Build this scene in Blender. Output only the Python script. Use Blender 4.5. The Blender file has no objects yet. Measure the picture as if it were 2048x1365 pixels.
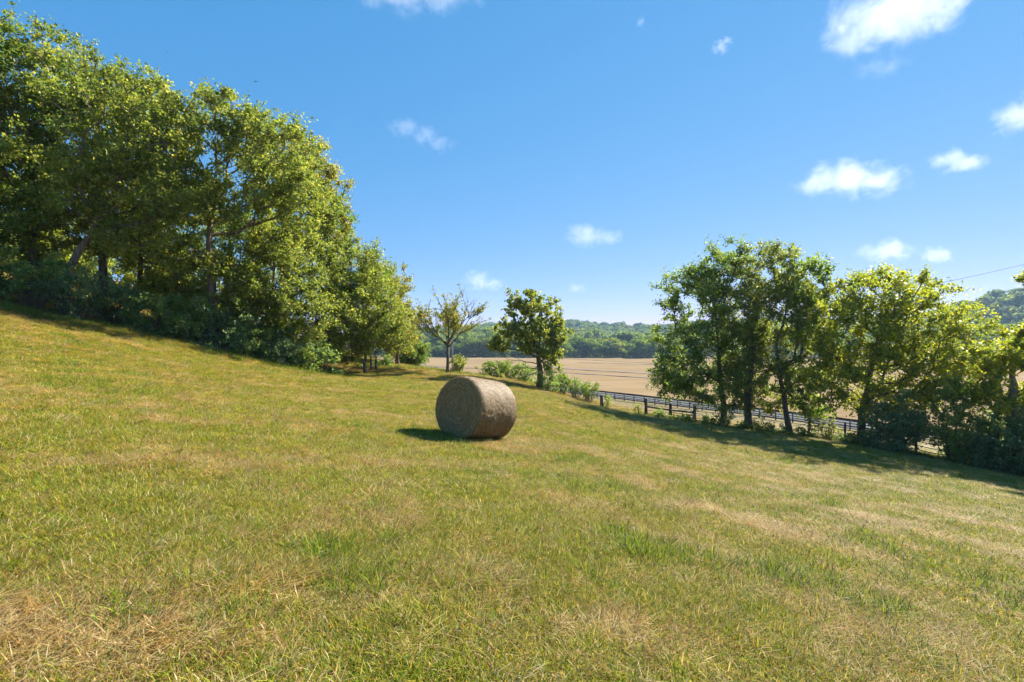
import bpy, math
import numpy as np
from mathutils import Vector

S = bpy.context.scene
COL = S.collection
R = math.radians

# ------------------------------------------------------------------ camera, sky, sun, exposure
F = 967.1                       # focal length in pixels of the 2048 px wide frame (17 mm)
cam_d = bpy.data.cameras.new("camera")
cam_d.lens = 17.0
cam_d.sensor_width = 36.0
cam_d.clip_start = 0.05
cam_d.clip_end = 20000
cam = bpy.data.objects.new("camera", cam_d)
cam.location = (0, 0, 0)
cam.rotation_euler = (R(90), 0, 0)
COL.objects.link(cam)
S.camera = cam

SUN_EL, SUN_AZ = R(37), R(42)   # azimuth from +X towards +Y
sun_dir = Vector((math.cos(SUN_EL) * math.cos(SUN_AZ), math.cos(SUN_EL) * math.sin(SUN_AZ), math.sin(SUN_EL)))

W = bpy.data.worlds.new("World")
S.world = W
W.use_nodes = True
wn, wl = W.node_tree.nodes, W.node_tree.links
wn.clear()
w_out = wn.new("ShaderNodeOutputWorld")
w_bg = wn.new("ShaderNodeBackground")
w_sky = wn.new("ShaderNodeTexSky")
w_sky.sky_type = 'NISHITA'
w_sky.sun_disc = False
w_sky.sun_elevation = SUN_EL
w_sky.sun_rotation = R(90) - SUN_AZ
w_sky.altitude = 3000
w_sky.air_density = 1.0
w_sky.dust_density = 0.0
w_sky.ozone_density = 6.0
# clear, deep early-autumn blue: per-channel contrast of the physical sky
w_sep = wn.new("ShaderNodeSeparateColor")
w_com = wn.new("ShaderNodeCombineColor")
wl.new(w_sky.outputs[0], w_sep.inputs[0])
for i_, (x0, y0, p_) in enumerate(((.56, .198, 1.08), (1.15, .86, .45), (2.63, 1.90, .31))):
    a_ = wn.new("ShaderNodeMath"); a_.operation = 'DIVIDE'; a_.inputs[1].default_value = x0
    b_ = wn.new("ShaderNodeMath"); b_.operation = 'POWER'; b_.inputs[1].default_value = p_
    c_ = wn.new("ShaderNodeMath"); c_.operation = 'MULTIPLY'; c_.inputs[1].default_value = y0
    wl.new(w_sep.outputs[i_], a_.inputs[0]); wl.new(a_.outputs[0], b_.inputs[0]); wl.new(b_.outputs[0], c_.inputs[0])
    wl.new(c_.outputs[0], w_com.inputs[i_])
w_bg.inputs[1].default_value = 0.10
wl.new(w_com.outputs[0], w_bg.inputs[0])
wl.new(w_bg.outputs[0], w_out.inputs[0])

sun_l = bpy.data.lights.new("sun", 'SUN')
sun_l.energy = 4.5
sun_l.angle = R(0.5)
sun_l.color = (1.0, 0.945, 0.85)
sun = bpy.data.objects.new("sun", sun_l)
sun.rotation_euler = sun_dir.to_track_quat('Z', 'Y').to_euler()
sun.location = sun_dir * 60
COL.objects.link(sun)

S.view_settings.view_transform = 'Standard'
S.view_settings.look = 'None'
S.view_settings.gamma = 1.0
S.view_settings.exposure = 1.95
S.cycles.max_bounces = 8
S.cycles.diffuse_bounces = 4
S.cycles.transmission_bounces = 5
S.cycles.volume_bounces = 5
S.cycles.transparent_max_bounces = 8
S.cycles.use_fast_gi = False
S.cycles.use_adaptive_sampling = True
S.cycles.adaptive_threshold = 0.02

# ------------------------------------------------------------------ helpers
rng = np.random.default_rng(11)


def P(px, py, Y):
    return np.array([(px - 1024) / F * Y, Y, (682.5 - py) / F * Y])


def tag(o, label=None, cat=None, group=None, kind=None):
    if label: o["label"] = label
    if cat: o["category"] = cat
    if group: o["group"] = group
    if kind: o["kind"] = kind
    return o


def empty(name, loc, label, cat, group=None):
    o = bpy.data.objects.new(name, None)
    o.location = tuple(float(v) for v in loc)
    o.empty_display_size = 0.3
    COL.objects.link(o)
    return tag(o, label, cat, group)


def raw_mesh(name, verts, faces, mats=(), col=None, smooth=False, midx=None):
    """faces: int array (n,3) or (n,4), or a list of such arrays."""
    me = bpy.data.meshes.new(name)
    verts = np.asarray(verts, np.float32)
    fl = [f for f in (faces if isinstance(faces, list) else [faces]) if len(f)]
    fl = [np.asarray(f, np.int32) for f in fl]
    loops = np.concatenate([f.ravel() for f in fl])
    tot = np.concatenate([np.full(len(f), f.shape[1], np.int32) for f in fl])
    st = np.concatenate([[0], np.cumsum(tot)[:-1]]).astype(np.int32)
    me.vertices.add(len(verts))
    me.vertices.foreach_set("co", verts.ravel())
    me.loops.add(len(loops))
    me.loops.foreach_set("vertex_index", loops)
    me.polygons.add(len(tot))
    me.polygons.foreach_set("loop_start", st)
    me.polygons.foreach_set("loop_total", tot)
    if smooth:
        me.polygons.foreach_set("use_smooth", np.ones(len(tot), bool))
    for m in mats:
        me.materials.append(m)
    if midx is not None:
        me.polygons.foreach_set("material_index", np.asarray(midx, np.int32))
    if col is not None:
        a = me.attributes.new("Col", 'FLOAT_COLOR', 'POINT')
        c4 = np.ones((len(verts), 4), np.float32)
        c4[:, :3] = col
        a.data.foreach_set("color", c4.ravel())
    me.update(calc_edges=True)
    me.validate()
    return me


def obj(name, me, parent=None, loc=None):
    o = bpy.data.objects.new(name, me)
    COL.objects.link(o)
    if parent: o.parent = parent
    if loc is not None: o.location = tuple(float(v) for v in loc)
    return o


def hash2(ix, iy, seed):
    h = (ix.astype(np.int64) * 374761393 + iy.astype(np.int64) * 668265263 + seed * 974711) & 0x7fffffff
    h = ((h ^ (h >> 13)) * 1274126177) & 0x7fffffff
    return ((h ^ (h >> 16)) & 0xffff) / 65535.0


def vnoise(x, y, seed=0):
    x = np.asarray(x, float); y = np.asarray(y, float)
    ix, iy = np.floor(x), np.floor(y)
    fx, fy = x - ix, y - iy
    fx = fx * fx * (3 - 2 * fx); fy = fy * fy * (3 - 2 * fy)
    a, b = hash2(ix, iy, seed), hash2(ix + 1, iy, seed)
    c, d = hash2(ix, iy + 1, seed), hash2(ix + 1, iy + 1, seed)
    return (a * (1 - fx) + b * fx) * (1 - fy) + (c * (1 - fx) + d * fx) * fy


def fbm(x, y, seed=0, o=4):
    s, a, t = 0, 1.0, 0
    for i in range(o):
        s = s + a * vnoise(x * 2 ** i + 17.3 * i, y * 2 ** i - 9.1 * i, seed + i)
        t += a; a *= 0.55
    return s / t


def sstep(a, b, x):
    t = np.clip((np.asarray(x, float) - a) / (b - a), 0, 1)
    return t * t * (3 - 2 * t)


# ------------------------------------------------------------------ terrain
_ctrl = [P(*q) for q in [
    (0, 580, 24), (0, 650, 17), (0, 760, 9.5), (350, 670, 27), (350, 740, 17), (650, 748, 31),
    (730, 747, 33.5), (850, 737, 42), (895, 746, 38), (960, 752, 41), (1080, 778, 38), (1080, 773, 42), (1190, 806, 43),
    (1203, 826, 40), (1292, 833, 38), (1390, 846, 36), (1445, 852, 36), (1497, 860, 35), (1577, 870, 33.5),
    (1722, 890, 30), (2022, 950, 25), (917, 882, 11.7), (1015, 884, 12.9), (200, 640, 25.5),
    (1400, 900, 20), (1024, 800, 24), (700, 800, 18)]]
_ctrl += [np.array(q, float) for q in [
    (0, 0, -1.6), (0, 3, -1.8), (-3, 2, -1.28), (3.5, 3, -2.3), (0, -8, -1.1), (-10, -8, .6), (12, -8, -3.2), (8, 8, -3.3), (-6, 6, -1.15),
    (-42, 28, 7.5), (-55, 45, 10), (-28, 45, 2.6), (-45, 5, 7), (-14, 56, -3.2), (-6, 58, -6.5), (2.6, 56, -7.4),
    (10, 56, -8.0), (20, 56, -8.6), (25, 45, -8.2), (36, 34, -8.9), (45, 15, -9.2), (30, 8, -6.4), (12, 70, -10.2), (30, 66, -10.4)]]
_c = np.array(_ctrl)


def _tps_fit(c, lam=0.05):
    n = len(c)
    d = np.hypot(c[:, None, 0] - c[None, :, 0], c[:, None, 1] - c[None, :, 1])
    K = np.where(d > 0, d * d * np.log(d + 1e-9), 0) + lam * np.eye(n)
    Q = np.c_[np.ones(n), c[:, :2]]
    A = np.block([[K, Q], [Q.T, np.zeros((3, 3))]])
    return np.linalg.solve(A, np.r_[c[:, 2], np.zeros(3)])


_w = _tps_fit(_c)


def hills(x, y):
    z = 0 * x
    z = z + 28 * sstep(620, 1100, y) * (0.9 + .25 * np.sin(x / 170 + .9) + .13 * np.sin(x / 71)) * (1 - .22 * np.exp(-((x + 90) / 160) ** 2))
    z = z + 9 * sstep(360, 560, y) * (.8 + .4 * np.sin(x / 95 + 2.2))
    z = z + 38 * np.exp(-((np.maximum(0, 560 - x)) / 72) ** 2 - ((y - 500) / 130) ** 2)
    z = z + 10 * sstep(330, 430, x) * sstep(250, 380, y)
    return z


def H(x, y):
    x = np.asarray(x, float); y = np.asarray(y, float)
    sh = np.broadcast(x, y).shape
    x = np.broadcast_to(x, sh).ravel(); y = np.broadcast_to(y, sh).ravel()
    xc, yc = np.clip(x, -58, 50), np.clip(y, -10, 72)
    near = np.zeros(len(x))
    for i in range(0, len(x), 20000):
        a, b = xc[i:i + 20000], yc[i:i + 20000]
        d = np.hypot(a[:, None] - _c[None, :, 0], b[:, None] - _c[None, :, 1])
        K = np.where(d > 0, d * d * np.log(d + 1e-9), 0)
        near[i:i + 20000] = K @ _w[:len(_c)] + _w[-3] + _w[-2] * a + _w[-1] * b
    far = -12.0 + hills(x, y)
    t = np.maximum(sstep(50, 82, y), sstep(38, 58, x))
    t = np.maximum(t, sstep(70, 160, -x))
    z = near * (1 - t) + far * t
    d = np.hypot(x, y)
    z = z + (fbm(x / 3.1, y / 3.1, 5, 3) - .5) * .16 * sstep(3, 8, d) * (1 - t) + (fbm(x / .7, y / .7, 9, 2) - .5) * .05 * (1 - t)
    return z.reshape(sh)


def h1(x, y):
    return float(H(np.array([x]), np.array([y]))[0])


def windrow(x, y):
    """narrow lines of raked straw left by the mower"""
    wob = 1.3 * (fbm(x / 6, y / 6, 51, 2) - .5) * 2
    a = (.72 * x + .70 * y + wob) / 2.6
    b = (-.74 * x + .67 * y + wob) / 3.1
    m = sstep(-3, 1, x)
    la = np.exp(-((a - np.round(a)) / .11) ** 2); lb = np.exp(-((b - np.round(b)) / .11) ** 2)
    return (la * m + lb * (1 - m)) * sstep(.40, .58, fbm(x / 2.2, y / 2.2, 55, 3))


def greenness(x, y):
    """0 = dried thatch, 1 = fresh grass"""
    u = .89 * x + .45 * y; v = -.45 * x + .89 * y
    g = .60 + .70 * (fbm(x / 4.5, y / 4.5, 21, 4) - .5) + .40 * (fbm(u / 9, v / 1.3, 31, 3) - .5) + 1.0 * (fbm(x / .6, y / .6, 41, 3) - .5)
    g = g - .30 * windrow(x, y)
    g = g - .26 * sstep(24, 36, y) - .16 * sstep(6, 18, -x) * sstep(8, 16, y) - .2 * sstep(38, 46, y)
    g = g + .14 * np.exp(-(((x + 2) / 7) ** 2 + ((y - 12) / 7) ** 2))
    return np.clip(g, 0, 1)


# ------------------------------------------------------------------ materials
def new_mat(name):
    m = bpy.data.materials.new(name)
    m.use_nodes = True
    nt = m.node_tree
    nt.nodes.clear()
    out = nt.nodes.new("ShaderNodeOutputMaterial")
    return m, nt.nodes, nt.links, out


def ramp(n, stops):
    r = n.new("ShaderNodeValToRGB")
    el = r.color_ramp.elements
    while len(el) < len(stops): el.new(.5)
    for e, (p, c) in zip(el, stops):
        e.position = p; e.color = (*c, 1)
    return r


def noise(n, l, scale, detail=4, rough=.55, vec=None, dist=0.0):
    t = n.new("ShaderNodeTexNoise")
    t.inputs["Scale"].default_value = scale
    t.inputs["Detail"].default_value = detail
    t.inputs["Roughness"].default_value = rough
    t.inputs["Distortion"].default_value = dist
    if vec is not None: l.new(vec, t.inputs["Vector"])
    return t


def mixc(n, l, fac, a, b, mode='MIX'):
    m = n.new("ShaderNodeMix"); m.data_type = 'RGBA'; m.blend_type = mode
    for s, v in ((m.inputs[0], fac), (m.inputs[6], a), (m.inputs[7], b)):
        if hasattr(v, "is_output"): l.new(v, s)
        elif isinstance(v, tuple): s.default_value = (*v, 1)
        else: s.default_value = v
    return m.outputs[2]


def leaf_mat(name, trans=.50, tint=(1.36, 1.30, .72), rough=.5, spec=.20, inst=False):
    m, n, l, out = new_mat(name)
    at = n.new("ShaderNodeAttribute"); at.attribute_name = "Col"
    c = at.outputs[0]
    if inst:
        oi = n.new("ShaderNodeObjectInfo")
        rr = ramp(n, [(0, (.62, .60, .55)), (.5, (1, 1, 1)), (1, (1.35, 1.22, 1.0))])
        l.new(oi.outputs["Random"], rr.inputs[0])
        c = mixc(n, l, 1.0, c, rr.outputs[0], 'MULTIPLY')
    b = n.new("ShaderNodeBsdfPrincipled")
    b.inputs["Roughness"].default_value = rough
    b.inputs["Specular IOR Level"].default_value = spec
    t = n.new("ShaderNodeBsdfTranslucent")
    l.new(c, b.inputs["Base Color"])
    l.new(mixc(n, l, 1.0, c, tint, 'MULTIPLY'), t.inputs[0])
    ms = n.new("ShaderNodeMixShader"); ms.inputs[0].default_value = trans
    l.new(b.outputs[0], ms.inputs[1]); l.new(t.outputs[0], ms.inputs[2])
    l.new(ms.outputs[0], out.inputs[0])
    return m


def plain_mat(name, stops, scale=3, stretch=(1, 1, 1), rough=.8, bump=.3, bscale=None, detail=6, spec=.25, bdist=.02):
    m, n, l, out = new_mat(name)
    tc = n.new("ShaderNodeTexCoord"); mp = n.new("ShaderNodeMapping")
    mp.inputs["Scale"].default_value = stretch
    l.new(tc.outputs["Object"], mp.inputs[0])
    t = noise(n, l, scale, detail, .62, mp.outputs[0])
    r = ramp(n, stops)
    l.new(t.outputs[0], r.inputs[0])
    b = n.new("ShaderNodeBsdfPrincipled")
    b.inputs["Roughness"].default_value = rough
    b.inputs["Specular IOR Level"].default_value = spec
    l.new(r.outputs[0], b.inputs["Base Color"])
    if bump:
        t2 = noise(n, l, bscale or scale * 2.5, 5, .6, mp.outputs[0])
        bp = n.new("ShaderNodeBump"); bp.inputs["Strength"].default_value = bump; bp.inputs["Distance"].default_value = bdist
        l.new(t2.outputs[0], bp.inputs["Height"]); l.new(bp.outputs[0], b.inputs["Normal"])
    l.new(b.outputs[0], out.inputs[0])
    return m


M_leaf = leaf_mat("foliage")
M_leaf_far = leaf_mat("far_foliage", trans=.40, tint=(1.7, 1.5, .7), spec=.1, rough=.8)
M_grass = leaf_mat("grass_blade", trans=.35, tint=(1.5, 1.42, .55), rough=.6, spec=.06, inst=True)
M_bark = plain_mat("bark", [(.25, (.045, .035, .026)), (.5, (.12, .095, .07)), (.75, (.22, .185, .14))], 9, (1, 1, .22), .95, .8, 18)
M_bark_pale = plain_mat("pale_bark", [(.25, (.06, .045, .036)), (.5, (.16, .125, .10)), (.75, (.27, .22, .18))], 7, (1, 1, .15), .95, .9, 14)
M_wood_dark = plain_mat("weathered_dark_wood", [(.3, (.055, .044, .036)), (.7, (.16, .13, .105))], 6, (1, 1, .3), .85, .4)
M_wood_grey = plain_mat("weathered_grey_wood", [(.3, (.10, .095, .085)), (.7, (.27, .255, .23))], 6, (1, 1, .3), .85, .4)
M_board = plain_mat("painted_board", [(.3, (.030, .026, .023)), (.7, (.085, .075, .066))], 4, (1, 1, 1), .85, .2, spec=.1)
M_pipe = plain_mat("rusty_pipe", [(.3, (.06, .045, .035)), (.7, (.16, .12, .09))], 8, (1, 1, 1), .6, .2, spec=.4)
M_wire = plain_mat("wire", [(.3, (.05, .045, .04)), (.7, (.10, .095, .09))], 4, (1, 1, 1), .5, 0)
M_bird = plain_mat("feathers", [(.3, (.015, .013, .012)), (.7, (.04, .035, .03))], 10, (1, 1, 1), .7, 0)


def ground_mat():
    m, n, l, out = new_mat("meadow_soil")
    ge = n.new("ShaderNodeNewGeometry")
    at = n.new("ShaderNodeAttribute"); at.attribute_name = "Col"
    t1 = noise(n, l, 9, 6, .7, ge.outputs["Position"])
    t2 = noise(n, l, 55, 4, .7, ge.outputs["Position"])
    dry = ramp(n, [(.28, (0.038, 0.025, 0.012)), (.5, (0.138, 0.101, 0.042)), (.72, (0.286, 0.222, 0.109))])
    l.new(t2.outputs[0], dry.inputs[0])
    grn = ramp(n, [(.28, (0.029, 0.032, 0.008)), (.5, (0.101, 0.109, 0.027)), (.75, (0.235, 0.235, 0.063))])
    l.new(t2.outputs[0], grn.inputs[0])
    ad = n.new("ShaderNodeMath"); ad.operation = 'MULTIPLY_ADD'
    l.new(t1.outputs[0], ad.inputs[0]); ad.inputs[1].default_value = 1.3
    sb = n.new("ShaderNodeMath"); sb.operation = 'SUBTRACT'; sb.inputs[1].default_value = .65
    sep = n.new("ShaderNodeSeparateColor"); l.new(at.outputs[0], sep.inputs[0])
    l.new(sep.outputs[0], sb.inputs[0]); l.new(sb.outputs[0], ad.inputs[2]); ad.use_clamp = True
    c = mixc(n, l, ad.outputs[0], dry.outputs[0], grn.outputs[0])
    b = n.new("ShaderNodeBsdfPrincipled"); b.inputs["Roughness"].default_value = .95; b.inputs["Specular IOR Level"].default_value = .1
    l.new(c, b.inputs["Base Color"])
    bp = n.new("ShaderNodeBump"); bp.inputs["Strength"].default_value = .9; bp.inputs["Distance"].default_value = .05
    l.new(t2.outputs[0], bp.inputs["Height"]); l.new(bp.outputs[0], b.inputs["Normal"])
    l.new(b.outputs[0], out.inputs[0])
    return m


def crop_mat():
    m, n, l, out = new_mat("ripe_crop")
    ge = n.new("ShaderNodeNewGeometry")
    mp = n.new("ShaderNodeMapping"); mp.vector_type = 'TEXTURE'
    mp.inputs["Rotation"].default_value = (0, 0, R(-6)); mp.inputs["Scale"].default_value = (26, 1.3, 1)
    l.new(ge.outputs["Position"], mp.inputs[0])
    t1 = noise(n, l, 1.0, 5, .65, mp.outputs[0])
    t2 = noise(n, l, .02, 3, .5, ge.outputs["Position"])
    r = ramp(n, [(.30, (0.132, 0.088, 0.046)), (.48, (0.205, 0.148, 0.084)), (.68, (0.277, 0.211, 0.129))])
    mp2 = n.new("ShaderNodeMapping"); mp2.vector_type = 'TEXTURE'
    mp2.inputs["Rotation"].default_value = (0, 0, R(-6)); mp2.inputs["Scale"].default_value = (9, .38, 1)
    l.new(ge.outputs["Position"], mp2.inputs[0])
    t3 = noise(n, l, 1.0, 3, .7, mp2.outputs[0])
    mxf = n.new("ShaderNodeMix"); mxf.data_type = 'FLOAT'; mxf.inputs[0].default_value = .42
    l.new(t1.outputs[0], mxf.inputs[2]); l.new(t3.outputs[0], mxf.inputs[3])
    l.new(mxf.outputs[0], r.inputs[0])
    r2 = ramp(n, [(.3, (.86, .84, .80)), (.7, (1.08, 1.06, 1.04))])
    l.new(t2.outputs[0], r2.inputs[0])
    c = mixc(n, l, 1.0, r.outputs[0], r2.outputs[0], 'MULTIPLY')
    b = n.new("ShaderNodeBsdfPrincipled"); b.inputs["Roughness"].default_value = 1; b.inputs["Specular IOR Level"].default_value = .0
    l.new(c, b.inputs["Base Color"])
    l.new(b.outputs[0], out.inputs[0])
    return m


M_ground = ground_mat()
M_crop = crop_mat()
M_road = plain_mat("asphalt", [(.3, (.075, .075, .078)), (.7, (.11, .11, .113))], 2, (1, 1, 1), .95, .15, spec=.02)
M_hill = plain_mat("hill_grass", [(.3, (.05, .06, .02)), (.55, (.10, .12, .04)), (.75, (.20, .19, .09))], .012, (1, 1, 1), 1, 0)

# ------------------------------------------------------------------ ground sheets
def grid_sheet(name, xs, ys, zf, mat, col=None, dz=0.0):
    X, Y = np.meshgrid(xs, ys)
    Z = zf(X, Y) + dz
    v = np.c_[X.ravel(), Y.ravel(), Z.ravel()]
    nx, ny = len(xs), len(ys)
    i = (np.arange(ny - 1)[:, None] * nx + np.arange(nx - 1)[None, :]).ravel()
    f = np.c_[i, i + 1, i + nx + 1, i + nx]
    c = None
    if col is not None:
        g = col(X.ravel(), Y.ravel())
        c = np.c_[g, g, g]
    o = obj(name, raw_mesh(name, v, f, [mat], c, True))
    return tag(o, kind="structure")


def warp(lo, hi, n, k):
    t = np.linspace(0, 1, n)
    s = np.sinh(k * (2 * t - 1)) / np.sinh(k)
    return np.where(s < 0, -lo * s, hi * s)


gx = np.unique(np.r_[warp(-1480, 1480, 420, 6.2)])
gy = np.r_[np.linspace(-30, -4, 10)[:-1], -4 + 64 * np.linspace(0, 1, 230) ** 1.25, np.linspace(61.5, 120, 40), np.linspace(125, 1480, 110)]
grid_sheet("ground", gx, gy, lambda x, y: H(x, y), M_ground, greenness)

# valley crop field beyond the road
road_p0, road_p1 = np.array([-40., 180.]), np.array([82., 18.])
rd = (road_p1 - road_p0) / np.linalg.norm(road_p1 - road_p0)
rn = np.array([-rd[1], rd[0]]) * -1          # points away from camera?
if rn @ np.array([1, 1.]) < 0: rn = -rn


def crop_sheet():
    # strip coordinates: s along the road, t away from it, clipped at the far tree line
    ss = np.linspace(-230, 420, 90); tt = np.r_[np.linspace(9.5, 40, 20), np.linspace(44, 430, 60)]
    v = []
    Sg, Tg = np.meshgrid(ss, tt)
    X = road_p0[0] + rd[0] * Sg + rn[0] * Tg; Yy = road_p0[1] + rd[1] * Sg + rn[1] * Tg
    Z = H(X, Yy) + .25 + .05 * np.sin(Sg * 1.3)
    v = np.c_[X.ravel(), Yy.ravel(), Z.ravel()]
    nx, ny = len(ss), len(tt)
    i = (np.arange(ny - 1)[:, None] * nx + np.arange(nx - 1)[None, :]).ravel()
    f = np.c_[i, i + 1, i + nx + 1, i + nx]
    cen = v[f].mean(1)
    lim = 345 - .10 * cen[:, 0]
    keep = (cen[:, 1] < lim) & (cen[:, 0] > -170) & (cen[:, 0] < 420)
    o = obj("crop_field", raw_mesh("crop_field", v, f[keep], [M_crop], None, True))
    tag(o, kind="structure")


crop_sheet()


def wheel_track(name, a, b, w):
    a, b = np.array(a, float), np.array(b, float)
    t = np.linspace(0, 1, 60)[:, None]
    c = a * (1 - t) + b * t
    d = (b - a) / np.linalg.norm(b - a); nn = np.array([-d[1], d[0]])
    ww = w * (.75 + .5 * vnoise(t[:, 0] * 17, t[:, 0] * 0, 3))[:, None]
    c = c + nn * (vnoise(t[:, 0] * 6, t[:, 0] * 0 + 4, 8) - .5)[:, None] * 2
    v = np.concatenate([np.c_[q, H(q[:, 0], q[:, 1]) + .40] for q in (c - nn * ww / 2, c + nn * ww / 2)])
    i = np.arange(59)
    tag(obj(name, raw_mesh(name, v, np.c_[i, i + 1, i + 61, i + 60], [M_track])), kind="structure")


M_track = plain_mat("bare_track_soil", [(.3, (0.106, 0.070, 0.046)), (.7, (0.177, 0.123, 0.080))], .4, (1, 1, 1), 1, 0)
wheel_track("wheel_track", P(1040, 733, 232)[:2], P(1420, 757, 156)[:2], 5.5)
wheel_track("wheel_track", P(1060, 742, 196)[:2], P(1400, 765, 140)[:2], 3.0)
wheel_track("wheel_track", P(830, 730, 235)[:2], P(1010, 741, 196)[:2], 7.0)
wheel_track("wheel_track", P(1160, 727, 265)[:2], P(1360, 733, 235)[:2], 4.5)


def road_sheet():
    ss = np.linspace(-60, 205, 80)
    tt = np.array([2.2, 4.5, 7.0, 8.6])
    Sg, Tg = np.meshgrid(ss, tt)
    X = road_p0[0] + rd[0] * Sg + rn[0] * Tg; Yy = road_p0[1] + rd[1] * Sg + rn[1] * Tg
    Z = H(X, Yy) + .10
    v = np.c_[X.ravel(), Yy.ravel(), Z.ravel()]
    nx, ny = len(ss), len(tt)
    i = (np.arange(ny - 1)[:, None] * nx + np.arange(nx - 1)[None, :]).ravel()
    o = obj("road", raw_mesh("road", v, np.c_[i, i + 1, i + nx + 1, i + nx], [M_road], None, True))
    tag(o, kind="structure")


road_sheet()


# ------------------------------------------------------------------ tubes
class MB:
    def __init__(s):
        s.v, s.q, s.t, s.n = [], [], [], 0

    def add(s, v, q=None, t=None):
        v = np.asarray(v, float)
        if q is not None and len(q): s.q.append(np.asarray(q) + s.n)
        if t is not None and len(t): s.t.append(np.asarray(t) + s.n)
        s.v.append(v); s.n += len(v)

    def tube(s, pts, rad, k=6, caps=True, wob=0.0):
        pts = np.asarray(pts, float); rad = np.broadcast_to(np.asarray(rad, float), (len(pts),))
        T = np.gradient(pts, axis=0)
        T /= np.linalg.norm(T, axis=1)[:, None] + 1e-9
        ref = np.array([1., .13, .07]) if abs(T[0, 0]) < .9 else np.array([0., 1., .1])
        A = np.cross(T, ref); A /= np.linalg.norm(A, axis=1)[:, None] + 1e-9
        B = np.cross(T, A)
        an = np.arange(k) / k * 2 * np.pi
        rr = rad[:, None] * (1 + (wob * (rng.random((len(pts), k)) - .5) if wob else 0))
        ring = pts[:, None, :] + rr[..., None] * (np.cos(an)[None, :, None] * A[:, None, :] + np.sin(an)[None, :, None] * B[:, None, :])
        v = ring.reshape(-1, 3)
        i = np.arange(len(pts) - 1)[:, None] * k; j = np.arange(k)[None, :]; j2 = (j + 1) % k
        q = np.stack([i + j, i + j2, i + k + j2, i + k + j], -1).reshape(-1, 4)
        t = []
        if caps:
            n0 = len(v)
            v = np.r_[v, pts[:1], pts[-1:]]
            jj = np.arange(k); j2 = (jj + 1) % k
            e = (len(pts) - 1) * k
            t = np.r_[np.c_[np.full(k, n0), j2, jj], np.c_[np.full(k, n0 + 1), e + jj, e + j2]]
        s.add(v, q, t)

    def box(s, a, b, w, h, up=(0, 0, 1)):
        """a beam from a to b, w wide (horizontal) and h high"""
        a, b = np.asarray(a, float), np.asarray(b, float)
        d = (b - a) / np.linalg.norm(b - a)
        up = np.asarray(up, float)
        if abs(d @ up) > .9: up = np.array([1., 0, 0])
        sd = np.cross(d, up); sd /= np.linalg.norm(sd)
        u = np.cross(sd, d)
        v = [p + sx * sd * w / 2 + sz * u * h / 2 for p in (a, b) for sx, sz in ((-1, -1), (1, -1), (1, 1), (-1, 1))]
        q = [(0, 1, 2, 3), (7, 6, 5, 4), (0, 4, 5, 1), (1, 5, 6, 2), (2, 6, 7, 3), (3, 7, 4, 0)]
        s.add(v, q)

    def mesh(s, name, mat, smooth=True, col=None):
        fs = []
        if s.q: fs.append(np.concatenate(s.q))
        if s.t: fs.append(np.concatenate(s.t))
        return raw_mesh(name, np.concatenate(s.v), fs, [mat], col, smooth)


# ------------------------------------------------------------------ trees
PAL = {   # two greens and a third accent (base colours)
    'green': ((0.089, 0.155, 0.031), (0.214, 0.310, 0.052), (0.339, 0.334, 0.070)),
    'olive': ((0.120, 0.173, 0.035), (0.296, 0.340, 0.057), (0.403, 0.346, 0.088)),
    'yellow': ((0.152, 0.207, 0.030), (0.375, 0.412, 0.044), (0.509, 0.437, 0.049)),
    'deep': ((0.102, 0.196, 0.060), (0.268, 0.356, 0.094), (0.434, 0.438, 0.124)),
    'blue': ((0.092, 0.175, 0.088), (0.228, 0.311, 0.150), (0.356, 0.414, 0.164)),
    'turn': ((0.140, 0.176, 0.034), (0.351, 0.352, 0.064), (0.509, 0.316, 0.085)),
    'pale': ((0.163, 0.234, 0.048), (0.365, 0.420, 0.096), (0.453, 0.445, 0.139)),
}


def leaves(cent, crad, per, size, pal, r, up=.5, outward=None, ntwig=6, flat=.75):
    """leaf diamonds along short twigs round each clump centre; returns verts, quads, cols"""
    n = len(cent)
    hue = np.clip(r.normal(.42, .24, n), 0, 1)
    T = n * ntwig
    ci = np.repeat(np.arange(n), ntwig)
    d = r.normal(size=(T, 3)); d[:, 2] = d[:, 2] * flat + .18
    if outward is not None: d += 1.0 * outward[ci]
    d /= np.linalg.norm(d, axis=1)[:, None]
    ln = crad[ci] * r.uniform(.6, 1.5, T)
    k = max(1, per // ntwig)
    ti = np.repeat(np.arange(T), k)
    s = r.uniform(.05, 1.0, T * k) ** .8
    pos = cent[ci[ti]] + d[ti] * (ln[ti] * s)[:, None] + r.normal(size=(T * k, 3)) * (crad[ci[ti]] * .16)[:, None]
    N = len(pos)
    a = d[ti] * .7 + r.normal(size=(N, 3)) * .75
    a[:, 2] -= .12
    a /= np.linalg.norm(a, axis=1)[:, None]
    nr = r.normal(size=(N, 3)); nr[:, 2] += up * 1.6
    b = np.cross(nr, a); b /= np.linalg.norm(b, axis=1)[:, None] + 1e-9
    L = size * r.uniform(.65, 1.35, N)
    Wd = L * r.uniform(.26, .40, N)
    v = np.empty((N, 4, 3))
    v[:, 0] = pos - a * (L * .5)[:, None]
    v[:, 1] = pos + b * Wd[:, None] + a * (L * .05)[:, None]
    v[:, 2] = pos + a * (L * .5)[:, None]
    v[:, 3] = pos - b * Wd[:, None] + a * (L * .05)[:, None]
    A, B, C = (np.array(c) for c in PAL[pal])
    f = np.clip(hue[ci[ti]] + r.normal(0, .22, N), 0, 1)[:, None]
    c = A * (1 - f) + B * f
    m = (r.random(N) < .10)[:, None]
    c = np.where(m, C, c) * r.uniform(.8, 1.2, N)[:, None]
    return v.reshape(-1, 3), np.arange(N * 4).reshape(-1, 4), np.repeat(c, 4, 0)


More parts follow.
